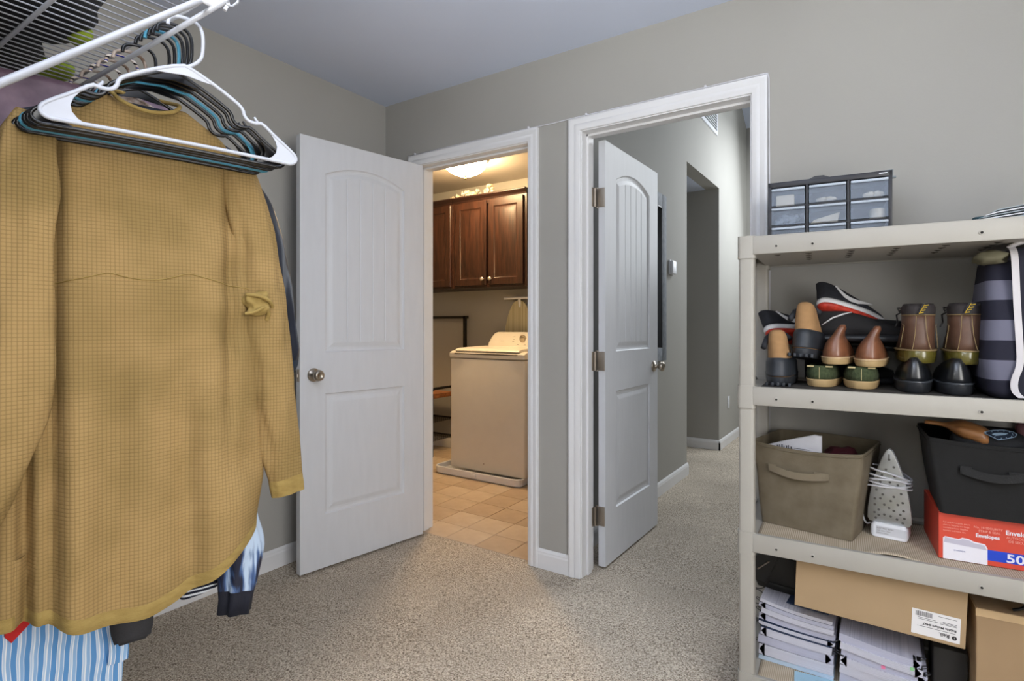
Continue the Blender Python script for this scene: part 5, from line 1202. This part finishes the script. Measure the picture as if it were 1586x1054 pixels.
bm = B(); box(bm, -.001, .30, -.0012, .26, .30, .3195); new_obj('packing_tape', bm, mat('clear_tape', (206, 176, 134), .12, spec=.8), cb2)
bm = B(); box(bm, .002, .298, .0, .12, .319, .321); o_ = new_obj('top_flap', bm, CARD2, cb2); 
hg = thing('curved_strap', 'dark curved strap hanging in the shadow above the taller carton', 'strap', (.30, 1.95, .41))
bm = B(); tube(bm, smooth_path([(-.02, 0, 0), (.0, 0, .01), (.012, 0, .03), (.012, .0, .055), (.006, .01, .06)]), [.003]+[.006]*14+[.007]*3, 8) if False else tube(bm, smooth_path([(-.02, 0, 0.004), (.0, 0, .012), (.012, 0, .03), (.012, .0, .052)]), .006, 8, flat=.6); new_obj('band', bm, BLACK, hg, 'all')
# black handbag
hb = thing('black_bag', 'black leather handbag at the back left of the lowest tier, above the papers', 'handbag', (-.30, 2.03, Z1+.175), math.radians(8))
bm = B(); prism(bm, [(-.055, .02), (.09, 0), (.10, .12), (-.02, .135), (-.075, .065)], 0, .16, bev=.012); new_obj('body', bm, mat('bag_leather', (22, 22, 20), .5, var=.1), hb, True)
bm = B(); prism(bm, [(-.088, .062), (-.03, .040), (.01, .135), (-.055, .138)], -.015, .0, bev=.004); prism(bm, [(-.02, .035), (.09, .022), (.095, .030), (-.02, .043)], -.004, 0); new_obj('flap', bm, MATS['bag_leather'], hb, True)
bm = B(); tube(bm, [(-.055, -.016, .085), (-.02, -.02, .118)], .0025, 8); new_obj('zip_pull', bm, NICKEL, hb)
wr = thing('black_cable', 'thin black wire coiled beside the handbag near the shelf post', 'cable', (-.35, 2.05, Z1+.12))
bm = B(); tube(bm, smooth_path([(.03, 0, .09), (0, 0, .10), (-.035, .01, .085), (-.03, 0, .06), (.0, 0, .055), (.02, 0, .075), (.0, -.01, .10)]), .0016, 6); tube(bm, smooth_path([(-.03, 0, .055), (.0, .0, .052), (.02, 0, .03), (.01, 0, .005), (-.03, .01, 0)]), .0016, 6); new_obj('wire', bm, BLACK, wr, 'all')

# paper stacks: every stapled document or clipped bundle is a thing
PAP = [mat('white_paper_edge', (208, 208, 218), .8, scale=2, rgb2=(176, 176, 190), stretch=(1, 1, 900), detail=2), mat('lilac_paper_edge', (192, 192, 208), .8, scale=2, rgb2=(162, 164, 184), stretch=(1, 1, 900), detail=2), mat('blue_paper_edge', (190, 208, 226), .8, scale=2, rgb2=(168, 188, 210), stretch=(1, 1, 900), detail=2)]
NAVC = mat('navy_cover', (36, 52, 80), .5)
CLIPM = mat('binder_clip_black', (20, 20, 24), .35)
def paper(name, label, x0, x1, y0, z0, th, m, bend, drop, group, clip=None, cover=None, dep=.26, rz_=0, cat='papers', sag=0):
    """one curved bundle of sheets; front edge towards the room; bend lifts its left end"""
    t = thing(name, label, cat, (x0, y0, z0), rz_, group)
    W_ = x1-x0; n = 16; lo = []; hi = []
    for i in range(n+1):
        u = i/n; zc = bend*(1-u)**2.4-drop*sm(u)+sag*4*u*(1-u)*-1
        lo.append((W_*u, zc)); hi.append((W_*u+.002, zc+th))
    bm = B(); prism(bm, lo+hi[::-1], 0, dep, 'y'); new_obj('sheets', bm, m, t)
    if cover:
        bm = B(); prism(bm, [(a, b+th) for a, b in lo]+[(a+.001, b+th+.0016) for a, b in lo[::-1]], -.001, dep, 'y'); new_obj('cover', bm, cover, t)
    if clip is not None:
        u = clip; x = W_*u; zc = bend*(1-u)**2.4-drop*sm(u); bm = B()
        sx = 1 if u > .5 else -1
        prism(bm, [(x+sx*.004, zc+th/2), (x-sx*.010, zc-.004), (x-sx*.012, zc-.002), (x-sx*.012, zc+th+.002), (x-sx*.010, zc+th+.004)], .0, .024, 'y'); prism(bm, [(x+sx*.006, zc-.003), (x+sx*.006, zc+th+.003), (x-sx*.004, zc+th+.003), (x-sx*.004, zc-.003)], .002, .022, 'y')
        cl = new_obj('binder_clip', bm, CLIPM, t)
        bm = B(); tube(bm, [(x+sx*.004, .004, zc+th+.003), (x+sx*.016, .006, zc+th+.008), (x+sx*.018, .012, zc+th+.008), (x+sx*.016, .018, zc+th+.008), (x+sx*.004, .020, zc+th+.003)], .0012, 6); new_obj('clip_handle', bm, CLIPM, cl)
    return t
PXL, PXR = -.338, -.130; z = Z1+.0
spec = [(.014, 2, 0, None, None, 'pale blue paper bundle at the bottom of the left stack'), (.032, 0, .006, .03, None, 'thick white clipped bundle near the bottom of the left stack'), (.026, 1, .010, .96, None, 'lilac-edged clipped bundle second from the bottom of the left stack'),
        (.024, 0, .014, .03, NAVC, 'white bundle with navy cover low in the left stack'), (.012, 0, .018, .97, NAVC, 'thin white bundle with navy cover in the middle of the left stack'), (.020, 1, .022, .04, None, 'lilac bundle with binder clip in the upper left stack'),
        (.016, 0, .028, None, None, 'white stapled bundle third from the top of the left stack'), (.012, 1, .032, .04, None, 'curled white bundle second from the top of the left stack'), (.010, 0, .036, None, None, 'curled bundle with dark navy corner on top of the left stack')]
for q, (th, mi, bd, cl, cv, lab) in enumerate(spec):
    j = random.uniform(-.006, .006)
    paper('paper_bundle', lab, PXL+j+.002*q*.5, PXR+random.uniform(-.004, .006), 1.935+random.uniform(-.006, .006)+q*.001, z, th, PAP[mi], bd*.55, 0, 'clipped paper bundles on the lowest tier', cl, cv); z += th+(.0022 if cv else .0012)
nc = thing('navy_booklet', 'dark navy booklet lying on the left paper stack under the tilted kraft box', 'booklet', (-.262, 1.975, z+.004), math.radians(-5))
bm = B(); box(bm, 0, .12, 0, .2, 0, .004, .001); new_obj('cover', bm, NAVC, nc)
PXL2 = -.112; z = Z1
spec = [(.030, 1, .96, 'thick lilac bundle at the bottom of the right stack'), (.026, 0, .96, 'white clipped bundle near the bottom of the right stack'), (.022, 0, .03, 'white bundle in the middle of the right stack'), (.020, 1, .96, 'lilac clipped bundle with a pink tab in the right stack'), (.020, 0, .97, 'white clipped bundle with a green tab in the right stack'), (.022, 1, .97, 'lilac bundle on top of the right stack')]
TABS = {3: ('pink_tab', (236, 130, 170), .10), 4: ('green_tab', (150, 210, 150), .17)}
for q, (th, mi, cl, lab) in enumerate(spec):
    t = paper('paper_bundle', lab, PXL2+random.uniform(-.004, .004), .090+random.uniform(-.006, .008), 1.925+random.uniform(-.005, .005), z, th, PAP[mi], .010, .006*q*.4, 'clipped paper bundles on the lowest tier', cl)
    if q in TABS:
        nm, c_, x = TABS[q]; bm = B(); box(bm, x, x+.010, -.0015, .0, .004, .013); new_obj('sticky_tab', bm, mat(nm, c_, .7), t)
    z += th+.0012
dk = thing('dark_case', 'dark case in the shadow between the right paper stack and the taller carton', 'case', (.115, 1.99, Z1))
bm = B(); box(bm, 0, .078, 0, .2, 0, .16, .006); new_obj('body', bm, mat('dark_case_shell', (40, 38, 36), .7), dk, True)
bx = thing('grey_folder', 'light blue paper sheet lying on the liner at the front under the left papers', 'paper sheet', (-.225, 1.86, Z1), math.radians(6))
bm = B(); box(bm, 0, .14, 0, .07, 0, .0012); new_obj('sheet', bm, mat('light_blue_sheet', (160, 196, 216), .7), bx)
